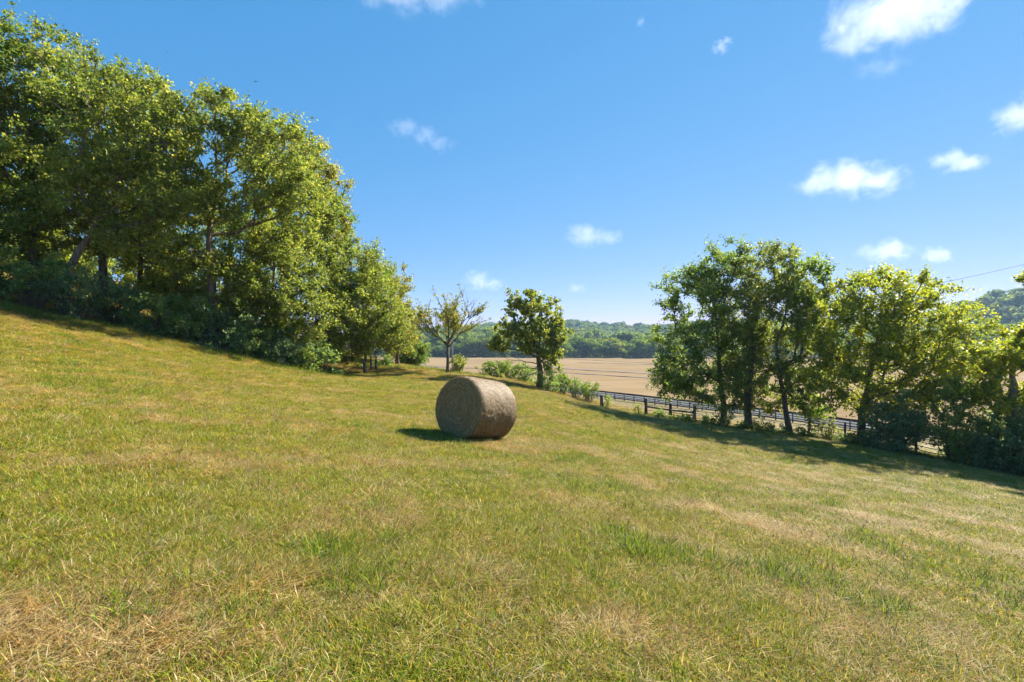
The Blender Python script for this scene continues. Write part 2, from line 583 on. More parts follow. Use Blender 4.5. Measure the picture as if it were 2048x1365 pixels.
def skeleton(trunk, trad, cent, r, step=.55, lift=.35, pathw=.30):
    """joins every clump centre to the trunk; returns positions, parents, radii, tips"""
    pos = [np.array(p, float) for p in trunk]; par = [-1] + list(range(len(trunk) - 1))
    plen = [0.0]
    for i in range(1, len(trunk)): plen.append(plen[-1] + np.linalg.norm(pos[i] - pos[i - 1]))
    PA = np.zeros((len(trunk) + len(cent) * 40, 3)); PA[:len(pos)] = pos
    PL = np.zeros(len(PA)); PL[:len(pos)] = plen
    n = len(pos)
    lo = max(1, int(len(trunk) * .30))
    mid = pos[int(len(trunk) * .6)]
    order = np.argsort(np.linalg.norm(cent - mid, axis=1))
    for ci in order:
        c = cent[ci]
        q = PA[lo:n]
        dv = c - q
        dist = np.linalg.norm(dv, axis=1)
        hor = np.hypot(dv[:, 0], dv[:, 1])
        cost = dist + pathw * PL[lo:n] + .9 * np.maximum(0, .35 * hor - dv[:, 2])
        j = lo + int(np.argmin(cost))
        s = PA[j]; D = np.linalg.norm(c - s)
        m = min(36, max(2, int(D / step)))
        ctrl = (s + c) / 2 + np.array([0, 0, lift * .25 * D]) * (1 if c[2] > s[2] - .5 else .3) + r.normal(size=3) * D * .07
        t = (np.arange(1, m + 1) / m)[:, None]
        pts = (1 - t) ** 2 * s + 2 * t * (1 - t) * ctrl + t ** 2 * c
        pts[:-1] += r.normal(size=(m - 1, 3)) * .04 * min(1, D)
        prev = j
        for p in pts:
            PA[n] = p; PL[n] = PL[prev] + np.linalg.norm(p - PA[prev])
            par.append(prev); prev = n; n += 1
    PA = PA[:n]; par = np.array(par)
    rad = np.zeros(n); acc = np.zeros(n)
    kids = np.bincount(par[1:], minlength=n)
    for i in range(n - 1, -1, -1):
        rad[i] = .011 if kids[i] == 0 else acc[i] ** (1 / 2.35)
        if par[i] >= 0: acc[par[i]] += rad[i] ** 2.35
    nt = len(trunk)
    top = trad[-1]
    sc = min(2.2, max(.5, trad[0] * .75 / max(rad[0], .01)))
    rad[nt:] *= sc
    rad[:nt] = np.maximum(trad, 0)
    rad[nt:] = np.minimum(rad[nt:], np.maximum(.85 * rad[np.maximum(par[nt:], 0)], .009))
    return PA, par, rad, kids


def branch_mesh(PA, par, rad, kids, name, mat, nt, rmin=.0):
    mb = MB()
    mb.tube(PA[:nt], rad[:nt], 9, wob=.22)
    n = len(PA)
    first = {}
    child = [[] for _ in range(n)]
    for i in range(1, n): child[par[i]].append(i)
    done = np.zeros(n, bool); done[:nt] = True
    for i in range(nt, n):
        if done[i]: continue
        ch = [par[i], i]; done[i] = True
        while True:
            cs = [c for c in child[ch[-1]] if not done[c]]
            if not cs: break
            c = max(cs, key=lambda q: rad[q]); ch.append(c); done[c] = True
        rr = rad[ch].copy(); rr[0] = rr[1]
        if rr.max() < rmin: continue
        mb.tube(PA[ch], rr, 6 if rr[0] > .05 else 4, caps=False)
    return mb.mesh(name, mat)


def sample_lobes(lobes, base, r, crad, dens=1.0, bump=.30, shell=.35):
    out = []; cnt = []
    for (c, rx, ry, rz) in lobes:
        n = int(dens * 4.6 * (rx * rz + rx * ry + ry * rz) / 3 / crad ** 2) + 6
        d = r.normal(size=(n * 2, 3)); d /= np.linalg.norm(d, axis=1)[:, None]
        ph = r.uniform(0, 9, 3)
        bm = 1 + bump * np.sin(d[:, 0] * 4 + ph[0]) * np.cos(d[:, 1] * 5 + ph[1]) + bump * .6 * np.sin(d[:, 2] * 6 + ph[2])
        q = (shell + (1 - shell) * r.random(n * 2)) ** .6 * bm
        p = c + d * q[:, None] * np.array([rx, ry, rz]) * .92
        out.append(p[:n])
    p = np.concatenate(out)
    keep = []
    for i in range(len(p)):          # keep clumps apart
        if not keep or np.min(np.linalg.norm(p[keep] - p[i], axis=1)) > crad * .50: keep.append(i)
    return p[keep]


def px_lobes(lobes, Y, depth=None):
    out = []
    for q in lobes:
        cx, cy, hw, hh = q[:4]; dy = q[4] if len(q) > 4 else 0
        y = Y + dy
        c = P(cx, cy, y); rx, rz = hw / F * y, hh / F * y
        ry = depth if depth else min(max(.55 * (rx + rz), .6), 4.0)
        out.append((c, rx, ry, rz))
    return out


def tree(name, label, px, Y, lobes, pal, seed, cat="tree", group=None, crad=.58, per=118, size=.142, dens=1.0, r0=.17,
         path=None, bark=None, twigs=.012, up=.5, shell=.35, stems=None, lift=.35, extra=None, bump=.30, ntwig=6, outw=1.0):
    r = np.random.default_rng(seed)
    x = (px - 1024) / F * Y
    base = np.array([x, Y, h1(x, Y) - .06])
    L = px_lobes(lobes, Y)
    cent = sample_lobes(L, base, r, crad, dens, bump, shell)
    gz = H(cent[:, 0], cent[:, 1])
    cent = cent[cent[:, 2] > gz + .25] - base
    wt = np.array([q[1] * q[3] for q in L]); com = sum(w * q[0] for w, q in zip(wt, L)) / wt.sum() - base
    topz = max(q[0][2] + q[3] * .6 for q in L) - base[2]
    root = empty(name, base, label, cat, group)
    if path is None:
        k = 14
        t = np.linspace(0, 1, k)
        ex = com * np.array([.75, .6, 0]); ex[2] = max(topz * .82, com[2])
        tp = np.outer(t, np.array([0, 0, ex[2]])) + np.outer(t ** 1.7, np.array([ex[0], ex[1], 0]))
        tp[1:] += np.cumsum(r.normal(size=(k - 1, 3)) * np.array([.05, .05, 0]), 0) * topz / 12
    else:
        q = np.array([P(a, b, Y + dd) for a, b, dd in path]) - base
        q = np.r_[[np.zeros(3)], q]
        tt = np.linspace(0, len(q) - 1, 14)
        tp = np.stack([np.interp(tt, np.arange(len(q)), q[:, i]) for i in range(3)], 1)
        tp[1:] += r.normal(size=(13, 3)) * .04
    t = np.linspace(0, 1, len(tp))
    tr = r0 * (1 - .86 * t) * (1 + .55 * np.exp(-t * 22))
    PA, par, rad, kids = skeleton(tp, tr, cent, r, lift=lift)
    me = branch_mesh(PA, par, rad, kids, "trunk", bark or M_bark, len(tp), twigs)
    obj("trunk", me, root)
    oc = cent - com; oc /= np.linalg.norm(oc, axis=1)[:, None] + .01
    cr = crad * r.uniform(.75, 1.3, len(cent))
    v, f, c = leaves(cent, cr, per, size, pal, r, up, oc * .55 * outw, ntwig)
    # some leaves off the thinner inner branches
    thin = np.where((rad < .05) & (np.arange(len(PA)) > len(tp)))[0]
    if len(thin):
        pick = r.choice(thin, min(len(thin), len(cent) * 2))
        v2, f2, c2 = leaves(PA[pick], np.full(len(pick), crad * .55), max(6, per // 6), size, pal, r, up, None, 3)
        f2 = f2 + len(v); v = np.r_[v, v2]; f = np.r_[f, f2]; c = np.r_[c, c2]
    obj("crown", raw_mesh("crown", v, f, [M_leaf], c), root)
    return root


def shrub(label, px, Y, lobes, pal, seed, name="shrub", cat="shrub", group=None, crad=.34, per=80, size=.11, dens=1.0, up=.35):
    r = np.random.default_rng(seed)
    x = (px - 1024) / F * Y
    base = np.array([x, Y, h1(x, Y) - .03])
    L = px_lobes(lobes, Y)
    cent = sample_lobes(L, base, r, crad, dens, .3, .2)
    gz = H(cent[:, 0], cent[:, 1])
    cent[:, 2] = np.maximum(cent[:, 2], gz + .08)
    cent -= base
    root = empty(name, base, label, cat, group)
    mb = MB()
    sel = r.choice(len(cent), min(len(cent), 26), replace=False)
    for i in sel:
        c = cent[i]; b0 = np.array([c[0] * .25, c[1] * .25, 0]); b0[2] = h1(base[0] + b0[0], base[1] + b0[1]) - base[2] - .05
        m = (b0 + c) / 2 + r.normal(size=3) * .08; m[2] += .1
        mb.tube([b0, m, c], [.022, .016, .006], 5, caps=False)
    obj("stems", mb.mesh("stems", M_bark), root)
    com = cent.mean(0); oc = cent - com; oc /= np.linalg.norm(oc, axis=1)[:, None] + .01
    v, f, c = leaves(cent, crad * r.uniform(.7, 1.3, len(cent)), per, size, pal, r, up, oc * .5, 5)
    obj("foliage", raw_mesh("foliage", v, f, [M_leaf], c), root)
    return root


GL = "trees of the hillside wood"
tree("broadleaf_tree", "tall tree at the left frame edge, trunk standing in the first clump of undergrowth", -70, 23, [(-60, 190, 150, 175), (-40, 400, 120, 110)], 'green', 101, group=GL, r0=.24, dens=.85)
tree("broadleaf_tree", "tall green tree with a thick dark ivy-clad trunk, left of the leaning trunk", 65, 25, [(60, 165, 150, 125), (20, 330, 120, 110), (110, 410, 90, 70), (60, 490, 70, 35)], 'olive', 102, group=GL, r0=.27, dens=.85)
tree("broadleaf_tree", "tree whose thick bare trunk leans sharply right out of the undergrowth", 122, 24, [(270, 270, 120, 110), (225, 380, 110, 70), (330, 400, 70, 55), (260, 470, 70, 40)], 'olive', 103, group=GL, r0=.20,
     path=[(140, 535, 0), (168, 490, 0), (200, 440, 0), (235, 380, 0), (260, 310, 0), (275, 250, 0)], bark=M_bark_pale)
tree("broadleaf_tree", "tree with a short forked trunk just right of the leaning trunk", 198, 27, [(200, 200, 105, 105), (150, 310, 100, 80), (200, 470, 70, 45)], 'olive', 104, group=GL, r0=.22, dens=.85)
tree("broadleaf_tree", "yellowish tree with two slim stems between the forked trunk and the pale trunk", 270, 29, [(310, 235, 90, 85), (300, 380, 110, 80), (290, 490, 90, 62), (340, 560, 55, 45)], 'yellow', 105, group=GL, r0=.17, dens=.85)
tree("broadleaf_tree", "big spreading tree with a straight pale trunk forking into wide airy limbs", 426, 27, [(440, 255, 100, 82), (360, 350, 110, 80), (540, 305, 100, 75), (470, 410, 130, 60), (600, 400, 60, 60), (380, 540, 60, 60), (480, 560, 55, 55)], 'olive', 106, group=GL, r0=.24, dens=.8,
     path=[(424, 560, 0), (420, 510, 0), (418, 465, 0), (425, 410, 0), (432, 340, 0), (438, 270, 0)], bark=M_bark_pale)
tree("broadleaf_tree", "rounded tree crown stepping down behind the pale-trunked tree toward the sky", 570, 33, [(565, 325, 80, 85), (600, 410, 90, 80)], 'olive', 107, group=GL, r0=.2, dens=.85)
tree("broadleaf_tree", "narrow tree on the wood's descending skyline with rust-tinged outer leaves", 645, 36, [(635, 370, 50, 78), (655, 470, 55, 75)], 'turn', 108, group=GL, r0=.17, dens=.9)
tree("broadleaf_tree", "low bushy tree drooping to the ground in front of the wood, dark at its base", 545, 29.5, [(540, 560, 110, 95), (480, 640, 105, 70), (610, 630, 105, 90), (565, 495, 80, 55)], 'olive', 109, group=GL, r0=.19)
tree("broadleaf_tree", "bright green tree high behind the low bushy tree", 690, 36, [(670, 465, 45, 65), (690, 550, 62, 75), (740, 560, 40, 50)], 'green', 110, group=GL, r0=.17, dens=.85)
tree("broadleaf_tree", "tree at the wood's corner with a thin bare trunk showing under its skirt", 731, 33.5, [(715, 575, 80, 85), (680, 640, 85, 70), (765, 655, 58, 52), (705, 690, 62, 32), (640, 690, 50, 45)], 'olive', 111, group=GL, r0=.13, dens=1.1,
     path=[(730, 715, 0), (728, 670, 0), (727, 600, 0), (725, 530, 0)])
tree("broadleaf_tree", "last tree of the wood, browning leaves against the pale sky", 795, 41, [(785, 605, 42, 72), (802, 655, 38, 52), (770, 680, 40, 36)], 'turn', 112, group=GL, r0=.15, dens=1.15)
tree("broadleaf_tree", "hidden tree deep in the wood seen left of the thick ivy-clad trunk", 20, 37, [(20, 440, 130, 110)], 'pale', 121, group=GL, r0=.17, dens=.8)
tree("broadleaf_tree", "sunlit pale tree deep in the wood behind the leaning trunk", 180, 39, [(170, 450, 130, 100)], 'pale', 122, group=GL, r0=.17, dens=.8)
tree("broadleaf_tree", "sunlit tree deep in the wood behind the slim stems", 330, 40, [(330, 470, 120, 110)], 'pale', 123, group=GL, r0=.17, dens=.8)
tree("broadleaf_tree", "tree deep in the wood glimpsed between pale trunk and low bushy tree", 480, 41, [(480, 500, 110, 110)], 'green', 124, group=GL, r0=.17, dens=.8)

GR = "trees of the fence row"
tree("broadleaf_tree", "dark green fence-row tree nearest the gate, skirt of low branches over the fence", 1447, 36, [(1390, 610, 80, 95), (1440, 555, 62, 68), (1362, 725, 58, 68), (1425, 770, 85, 48), (1350, 765, 40, 38), (1465, 680, 52, 85)], 'green', 131, group=GR, r0=.23, dens=.84, size=.15, per=106, bump=.22)
tree("broadleaf_tree", "tallest fence-row tree with upswept limbs rising from a thick trunk", 1497, 35, [(1535, 545, 70, 70), (1490, 640, 60, 82), (1565, 625, 82, 88), (1515, 740, 72, 58), (1525, 798, 55, 28)], 'olive', 132, group=GR, r0=.25, dens=.84, size=.15, per=106, bump=.22)
tree("broadleaf_tree", "slim fence-row tree with lichen-grey foot between tallest and yellow trees", 1578, 33.5, [(1605, 565, 55, 58), (1630, 650, 58, 80), (1595, 755, 68, 55), (1625, 810, 48, 28)], 'green', 133, group=GR, r0=.20, dens=.8, size=.15, per=106,
     path=[(1572, 820, 0), (1562, 760, 0), (1552, 700, 0), (1565, 640, 0), (1590, 560, 0)])
tree("broadleaf_tree", "broad yellow-green tree of the fence row, trunk beside the dark rounded shrub", 1722, 30, [(1765, 595, 108, 72), (1700, 660, 90, 85), (1850, 655, 105, 72), (1785, 740, 140, 66), (1900, 715, 58, 60), (1655, 755, 55, 55), (1790, 800, 100, 32)], 'yellow', 134, group=GR, r0=.25, dens=.84, size=.15, per=106, bump=.22)
tree("broken_tree", "dying tree with a thick bare broken trunk and leafy sprouts, at right edge", 2024, 25, [(1985, 725, 40, 36), (2062, 700, 55, 60), (1985, 790, 42, 40), (2080, 565, 34, 40), (2080, 800, 50, 50)], 'yellow', 135, group=GR, r0=.30, dens=.85, crad=.45, size=.15,
     path=[(2024, 860, 0), (2024, 800, 0), (2026, 740, 0), (2028, 700, 0)], bark=M_bark_pale)

lone = tree("fruit_tree", "lone round leafy tree with large drooping leaves behind the hay bale", 1080, 38, [(1040, 650, 52, 42), (1088, 640, 40, 52), (1050, 612, 38, 34), (1102, 700, 32, 38), (1000, 690, 30, 20), (1116, 668, 20, 36), (1055, 690, 30, 20)], 'olive', 141, group=None, r0=.26, crad=.36, per=40, size=.21, dens=.56, up=.25,
     path=[(1080, 740, 0), (1078, 715, 0), (1076, 690, 0), (1082, 650, 0), (1080, 615, 0)])




def dead_branches(root):
    r = np.random.default_rng(9); mb = MB()
    for (x, y, L, dz) in ((1074, 738, 2.1, .05), (1074, 728, 2.6, .35), (1073, 745, 1.5, -.25)):
        s0 = P(x, y, 38) - np.array(root.location)
        p = [s0]
        for k in range(6): p.append(p[-1] + np.array([-L / 6, r.normal(0, .1), dz / 6 + r.normal(0, .09)]))
        mb.tube(p, np.linspace(.045, .012, 7), 5, caps=False)
        for k in (2, 3, 4, 5):
            e = p[k] + np.array([r.uniform(-.5, -.1), r.normal(0, .2), r.uniform(-.45, .35)])
            mb.tube([p[k], (p[k] + e) / 2 + r.normal(size=3) * .05, e], [.018, .012, .008], 4, caps=False)
    obj("dead_branch", mb.mesh("dead_branch", M_bark), root)


dead_branches(lone)


def vase_tree():
    r = np.random.default_rng(142)
    Y = 38.0; x = (895 - 1024) / F * Y
    base = np.array([x, Y, h1(x, Y) - .06])
    root = empty("sparse_tree", base, "small vase-shaped tree with upswept limbs and thinning yellowed leaves", "tree")
    mb = MB(); tips = []
    fork = np.array([.05, 0, 2.15])
    mb.tube([(0, 0, 0), (.02, 0, .5), (.03, 0, 1.3), fork], [.17, .125, .11, .105], 9, wob=.15)

    def limb(s, d, L, r0, lev):
        k = 7
        p = [s]; dd = d / np.linalg.norm(d)
        for i in range(k):
            dd = dd + r.normal(size=3) * .07 + np.array([0, 0, .035]); dd /= np.linalg.norm(dd)
            p.append(p[-1] + dd * L / k)
        p = np.array(p)
        mb.tube(p, r0 * np.linspace(1, .3, k + 1), 6 if lev == 0 else 4, caps=False)
        if lev < 2:
            for q in range(5 if lev == 0 else 4):
                j = int(r.integers(2, k))
                nd = (p[j] - p[j - 1]) / np.linalg.norm(p[j] - p[j - 1]) + r.normal(size=3) * .42
                nd[2] = abs(nd[2]) * .8 + .25
                limb(p[j], nd, L * r.uniform(.42, .66), r0 * .5, lev + 1)
        if lev > 0:
            for q in np.linspace(.25, 1, 7):
                tips.append(p[int(q * k)] + r.normal(size=3) * .05)
    for k in range(11):
        az = k / 11 * 6.28 * 1.62 + r.normal(0, .2); sp = r.uniform(.5, 1.5) if k else .05
        limb(fork + np.array([0, 0, r.uniform(-.15, .35) if k else .2]), np.array([math.cos(az) * sp, math.sin(az) * sp, 1.]), r.uniform(2.7, 3.6), r.uniform(.04, .065), 0)
    obj("trunk", mb.mesh("trunk", M_bark), root)
    t = np.array(tips)
    keep = r.random(len(t)) < np.clip(.62 + .25 * np.sin(t[:, 0] * 2.1 + 1) - .35 * (t[:, 2] > 5.2), .06, 1)
    t = t[keep]
    v, f, c = leaves(t, np.full(len(t), .16), 9, .115, 'turn', r, .3, None, 3)
    obj("crown", raw_mesh("crown", v, f, [M_leaf], c), root)


vase_tree()
tree("leafy_bush_tree", "dense rounded bush-like tree on the crest beyond the wood's corner", 815, 46, [(815, 703, 40, 34), (835, 715, 24, 20)], 'green', 143, group=None, r0=.1, crad=.45, per=110, size=.14, dens=1.3)

# undergrowth along the foot of the wood
GU = "undergrowth along the foot of the wood"
US = [
    (-20, 22.0, [(-10, 551, 61, 41)], 'deep', "pale-topped brush at the left frame edge under the first trunk"),
    (65, 22.6, [(70, 561, 66, 44)], 'deep', "dark brush around the foot of the thick ivy-clad trunk"),
    (150, 23.2, [(155, 584, 66, 46)], 'blue', "bluish dark brush around the leaning trunk's foot"),
    (225, 25.0, [(230, 610, 60, 42)], 'blue', "dark brush under the short forked trunk"),
    (300, 25.0, [(300, 628, 66, 48)], 'deep', "deep green brush under the slim twin stems"),
    (375, 25.8, [(375, 646, 64, 50)], 'deep', "dark brush just left of the pale trunk's foot"),
    (445, 26.6, [(445, 664, 64, 52)], 'blue', "shadowy brush below the pale forking trunk"),
    (510, 27.4, [(510, 691, 58, 48)], 'deep', "dark brush below the left half of the low bushy tree"),
    (570, 28.2, [(572, 708, 56, 46)], 'blue', "dark brush below the middle of the low bushy tree"),
    (630, 29.0, [(628, 721, 46, 38)], 'deep', "last dark bush of the undergrowth, beside the straw mound"),
    (340, 29.0, [(340, 585, 70, 45)], 'yellow', "yellow-green sapling thicket glowing behind the dark brush"),
    (395, 29.5, [(395, 610, 50, 40)], 'yellow', "lit sapling thicket left of the pale trunk"),
]
for i, (px, Y, lo, pal, lab) in enumerate(US):
    shrub(lab, px, Y, lo, pal, 200 + i, group=GU, crad=.40, per=80, size=.12, dens=1.0)
shrub("grey-green bush behind the old wooden fence brace", 775, 38, [(772, 728, 16, 16), (760, 738, 12, 8)], 'deep', 231)

for i, (px, Y, hw, pal, lab) in enumerate([(10, 33, 75, 'pale', "sunlit thicket deep in the wood at the left frame edge"), (110, 33, 75, 'yellow', "sunlit thicket deep in the wood behind the thick ivy-clad trunk"),
        (200, 34, 75, 'pale', "sunlit thicket deep in the wood behind the short forked trunk"), (300, 35, 75, 'yellow', "sunlit thicket deep in the wood behind the slim twin stems"),
        (390, 36, 70, 'pale', "sunlit thicket deep in the wood just left of the pale trunk"), (480, 37, 70, 'yellow', "thicket deep in the wood just right of the pale trunk")]):
    gy_ = 682.5 - h1((px - 1024) / F * Y, Y) / Y * F
    shrub(lab, px, Y, [(px, gy_ - 42, hw, 52)], pal, 280 + i, group="thickets deep in the wood", crad=.5, per=70, size=.15, dens=.9)

# shrubs of the fence row
shrub("dark rounded shrub beside the yellow tree's trunk", 1787, 28.2, [(1787, 850, 54, 62), (1765, 880, 40, 36), (1815, 860, 30, 40)], 'blue', 240, crad=.36, per=90, size=.11, dens=1.2)
shrub("shrub with a sunlit yellow top in the middle of the wire fence", 1905, 26.8, [(1905, 850, 58, 72), (1925, 785, 50, 32), (1915, 900, 34, 40)], 'deep', 241, crad=.36, per=90, size=.115, dens=1.0)
shrub("glossy dark shrub at the foot of the broken trunk", 2005, 25, [(2005, 885, 50, 80), (1985, 920, 36, 40)], 'blue', 242, crad=.36, per=95, size=.13, dens=1.2)
shrub("dark shrub cut off by the right frame edge", 2075, 24.2, [(2072, 895, 52, 90)], 'blue', 243, crad=.36, per=95, size=.13, dens=1.2)
shrub("bluish bush round the base of the gate-side tree", 1452, 35.2, [(1450, 828, 22, 22)], 'blue', 244, crad=.3, per=60, size=.10)
shrub("low leafy weeds at the tallest fence-row tree's foot", 1525, 34.2, [(1522, 852, 26, 12)], 'green', 245, crad=.26, per=40, size=.10, dens=.8)
shrub("ragged upright weeds on the wire fence by the yellow tree", 1655, 31.5, [(1655, 858, 30, 22)], 'olive', 246, crad=.26, per=26, size=.11, dens=.7)
shrub("straggly bush half hiding the lone fence post", 1213, 40.3, [(1214, 806, 11, 16)], 'pale', 247, crad=.24, per=24, size=.09, dens=.8)
shrub("thin bush beside the gate's first post", 1278, 38.3, [(1276, 818, 10, 12)], 'olive', 248, crad=.24, per=26, size=.09, dens=.8)
shrub("dark weeds growing through the wooden rail of the gate", 1322, 37.0, [(1320, 828, 15, 9)], 'deep', 249, crad=.22, per=40, size=.08)

WE = [(1365, 36.0, [(1365, 838, 22, 8)], 'deep', "low dark weeds along the bottom of the gate's tube panel"),
      (1418, 35.4, [(1418, 846, 18, 9)], 'deep', "low dark weeds between the grey gate post and the bluish bush"),
      (1487, 34.6, [(1485, 856, 16, 10)], 'deep', "dark weeds at the left side of the tallest fence-row tree's foot"),
      (1556, 33.4, [(1555, 862, 18, 10)], 'blue', "dark weeds left of the lichen-grey trunk foot"),
      (1612, 32.0, [(1612, 868, 20, 13)], 'deep', "leafy weeds right of the lichen-grey trunk foot"),
      (1700, 30.0, [(1700, 882, 22, 16)], 'deep', "leafy weeds left of the yellow tree's trunk"),
      (1745, 29.0, [(1742, 888, 18, 20)], 'blue', "ivy-like bush wrapping the yellow tree's foot"),
      (1955, 25.6, [(1955, 920, 30, 30)], 'deep', "low brush on the wire fence between yellow-topped and glossy shrubs")]
for i, (px, Y, lo, pal, lab) in enumerate(WE):
    shrub(lab, px, Y, lo, pal, 300 + i, group="weeds along the fence row", crad=.26, per=50, size=.11, dens=1.1)

# crest bushes either side of the lone round tree
shrub("yellow-green upright bush beside the vase-shaped tree", 917, 40, [(917, 729, 15, 21)], 'olive', 250, crad=.28, per=45, size=.12, dens=1.2)
CB = [(982, 42.5, [(984, 739, 29, 18)], 'green', "grassy bush at the left end of the crest thicket"),
      (1014, 42.2, [(1014, 742, 29, 21)], 'green', "grassy bush with tall stems in the crest thicket"),
      (1046, 41.5, [(1046, 749, 29, 22)], 'deep', "dense green bush left of the lone round tree's trunk"),
      (1096, 37.6, [(1096, 759, 23, 27)], 'deep', "bush hugging the right side of the lone round tree's trunk"),
      (1123, 39.5, [(1125, 765, 23, 20)], 'green', "second bush right of the lone round tree's trunk"),
      (1150, 41, [(1150, 771, 20, 15)], 'deep', "small bush on the crest halfway to the lone fence post"),
      (1176, 42, [(1177, 779, 20, 14)], 'green', "low bush at the right end of the crest thicket by the board fence")]
for i, (px, Y, lo, pal, lab) in enumerate(CB):
    shrub(lab, px, Y, lo, pal, 260 + i, group="bushes on the crest", crad=.28, per=50, size=.10, dens=1.2)
shrub("dark dried weed stalk standing alone above the hay bale", 996, 40.5, [(996, 748, 3, 8)], 'deep', 270, name="weed", cat="weed", crad=.14, per=24, size=.07)
shrub("small reddish dried weed above the hay bale", 1006, 40.2, [(1006, 752, 3, 4)], 'turn', 271, name="weed", cat="weed", crad=.12, per=24, size=.07)


# ------------------------------------------------------------------ hay bale
def hay_bale():
    m_side, n, l, out = new_mat("net_wrapped_straw")
    tc = n.new("ShaderNodeTexCoord")
    mp = n.new("ShaderNodeMapping"); mp.inputs["Scale"].default_value = (1.0, 1.0, 1.0)
    l.new(tc.outputs["Object"], mp.inputs[0])
    t1 = noise(n, l, 52, 6, .75, mp.outputs[0]); t2 = noise(n, l, 3.2, 3, .5, mp.outputs[0])
    r1 = ramp(n, [(.34, (0.046, 0.028, 0.014)), (.47, (0.137, 0.093, 0.047)), (.60, (0.246, 0.193, 0.113)), (.70, (0.350, 0.305, 0.217))])
    l.new(t1.outputs[0], r1.inputs[0])
    r2 = ramp(n, [(.3, (.75, .72, .60)), (.7, (1.15, 1.12, 1.1))]); l.new(t2.outputs[0], r2.inputs[0])
    c = mixc(n, l, 1.0, r1.outputs[0], r2.outputs[0], 'MULTIPLY')
    b = n.new("ShaderNodeBsdfPrincipled"); b.inputs["Roughness"].default_value = .7; b.inputs["Specular IOR Level"].default_value = .35
    l.new(c, b.inputs["Base Color"])
    bp = n.new("ShaderNodeBump"); bp.inputs["Strength"].default_value = .8; bp.inputs["Distance"].default_value = .02
    l.new(t1.outputs[0], bp.inputs["Height"]); l.new(bp.outputs[0], b.inputs["Normal"])
    l.new(b.outputs[0], out.inputs[0])
    m_straw = leaf_mat("straw_strand", trans=.12, tint=(1.2, 1.1, .8), rough=.6, spec=.3)
    D, Ln = 1.61, 1.42
    az = R(37)
    ax = np.array([math.sin(az), math.cos(az), 0])
    fx, fy = P(905, 815, 11.9)[:2]
    cx, cy = fx + ax[0] * Ln / 2, fy + ax[1] * Ln / 2
    # lie on the slope
    e = .6
    zc = h1(cx, cy)
    g = np.array([(h1(cx + e, cy) - h1(cx - e, cy)) / (2 * e), (h1(cx, cy + e) - h1(cx, cy - e)) / (2 * e)])
    nrm = np.array([-g[0], -g[1], 1]); nrm /= np.linalg.norm(nrm)
    a3 = ax - nrm * (ax @ nrm); a3 /= np.linalg.norm(a3)
    sd = np.cross(a3, nrm)
    rr = D / 2
    base = np.array([cx, cy, zc])
    root = empty("hay_bale", base, "large round hay bale lying on its side alone in the mown meadow", "hay bale")
    r = np.random.default_rng(5)
    FR = np.stack([sd, a3, nrm], 1)        # local: x side, y along axis, z up

    def W(q):                               # bale local -> object space, sag the foot flat
        q = np.array(q, float)
        zz = q[..., 2]
        q[..., 2] = np.where(zz < -.72 * rr, -.72 * rr + (zz + .72 * rr) * .72, zz) + rr * .91
        return q @ FR.T

    # curved side
    na, nl = 160, 64
    th = np.linspace(0, 2 * np.pi, na, endpoint=False); yy = np.linspace(-Ln / 2, Ln / 2, nl)
    TH, YY = np.meshgrid(th, yy)
    edge = 1 - .05 * (np.abs(YY) / (Ln / 2)) ** 14
    rad = rr * edge * (1 + .022 * (fbm(TH * 3.2, YY * 4, 3) - .5) * 2 + .012 * (fbm(TH * 22, YY * 16, 7, 2) - .5) * 2)
    rad[:, :] += rr * .005 * np.sin(YY * 17 + 1.5 * np.sin(TH))
    v = W(np.stack([rad * np.cos(TH), YY, rad * np.sin(TH)], -1).reshape(-1, 3))
    i = np.arange(nl - 1)[:, None] * na; j = np.arange(na)[None, :]; j2 = (j + 1) % na
    q = np.stack([i + j, i + j2, i + na + j2, i + na + j], -1).reshape(-1, 4)
    obj("wrapped_side", raw_mesh("wrapped_side", v, q, [m_side], None, True), root)

    def strands(pos, dirs, nrm_, L, wd, cols, name, par):
        N = len(pos)
        b_ = np.cross(nrm_, dirs); b_ /= np.linalg.norm(b_, axis=1)[:, None] + 1e-9
        vv = np.empty((N, 6, 3))
        for k, t in enumerate((-.5, 0, .5)):
            c_ = pos + dirs * (L * t)[:, None] + nrm_ * (.012 - .016 * abs(t) * 2)[..., None] if False else pos + dirs * (L * t)[:, None] + nrm_ * (.006 if t == 0 else -.002)
            ww = wd * (1 if t == 0 else .6)
            vv[:, 2 * k] = c_ - b_ * ww[:, None]; vv[:, 2 * k + 1] = c_ + b_ * ww[:, None]
        f0 = np.arange(N)[:, None] * 6
        ff = np.concatenate([f0 + np.array([[0, 1, 3, 2]]), f0 + np.array([[2, 3, 5, 4]])])
        me = raw_mesh(name, W(vv.reshape(-1, 3)), ff, [m_straw], np.repeat(cols, 6, 0))
        return obj(name, me, par)

    def straw_cols(N, lo=.0):
        p = np.array([(.56, .40, .20), (.42, .27, .12), (.22, .14, .06), (.66, .53, .31), (.34, .31, .10), (.48, .30, .14)])
        return p[r.choice(6, N, p=[.24, .24, .18, .12, .12, .10])] * r.uniform(.7, 1.2, N)[:, None]

    # strands hugging the curved side (mostly wound round)
    N = 9000
    t = r.uniform(0, 2 * np.pi, N); y = r.uniform(-.5, .5, N) * Ln
    ed = 1 - .05 * (np.abs(y) / (Ln / 2)) ** 14
    pos = np.stack([rr * ed * 1.004 * np.cos(t), y, rr * ed * 1.004 * np.sin(t)], 1)
    nn = np.stack([np.cos(t), 0 * t, np.sin(t)], 1)
    tg = np.stack([-np.sin(t), r.normal(0, 1.3, N), np.cos(t)], 1) + nn * r.normal(0, .07, N)[:, None]
    tg /= np.linalg.norm(tg, axis=1)[:, None]
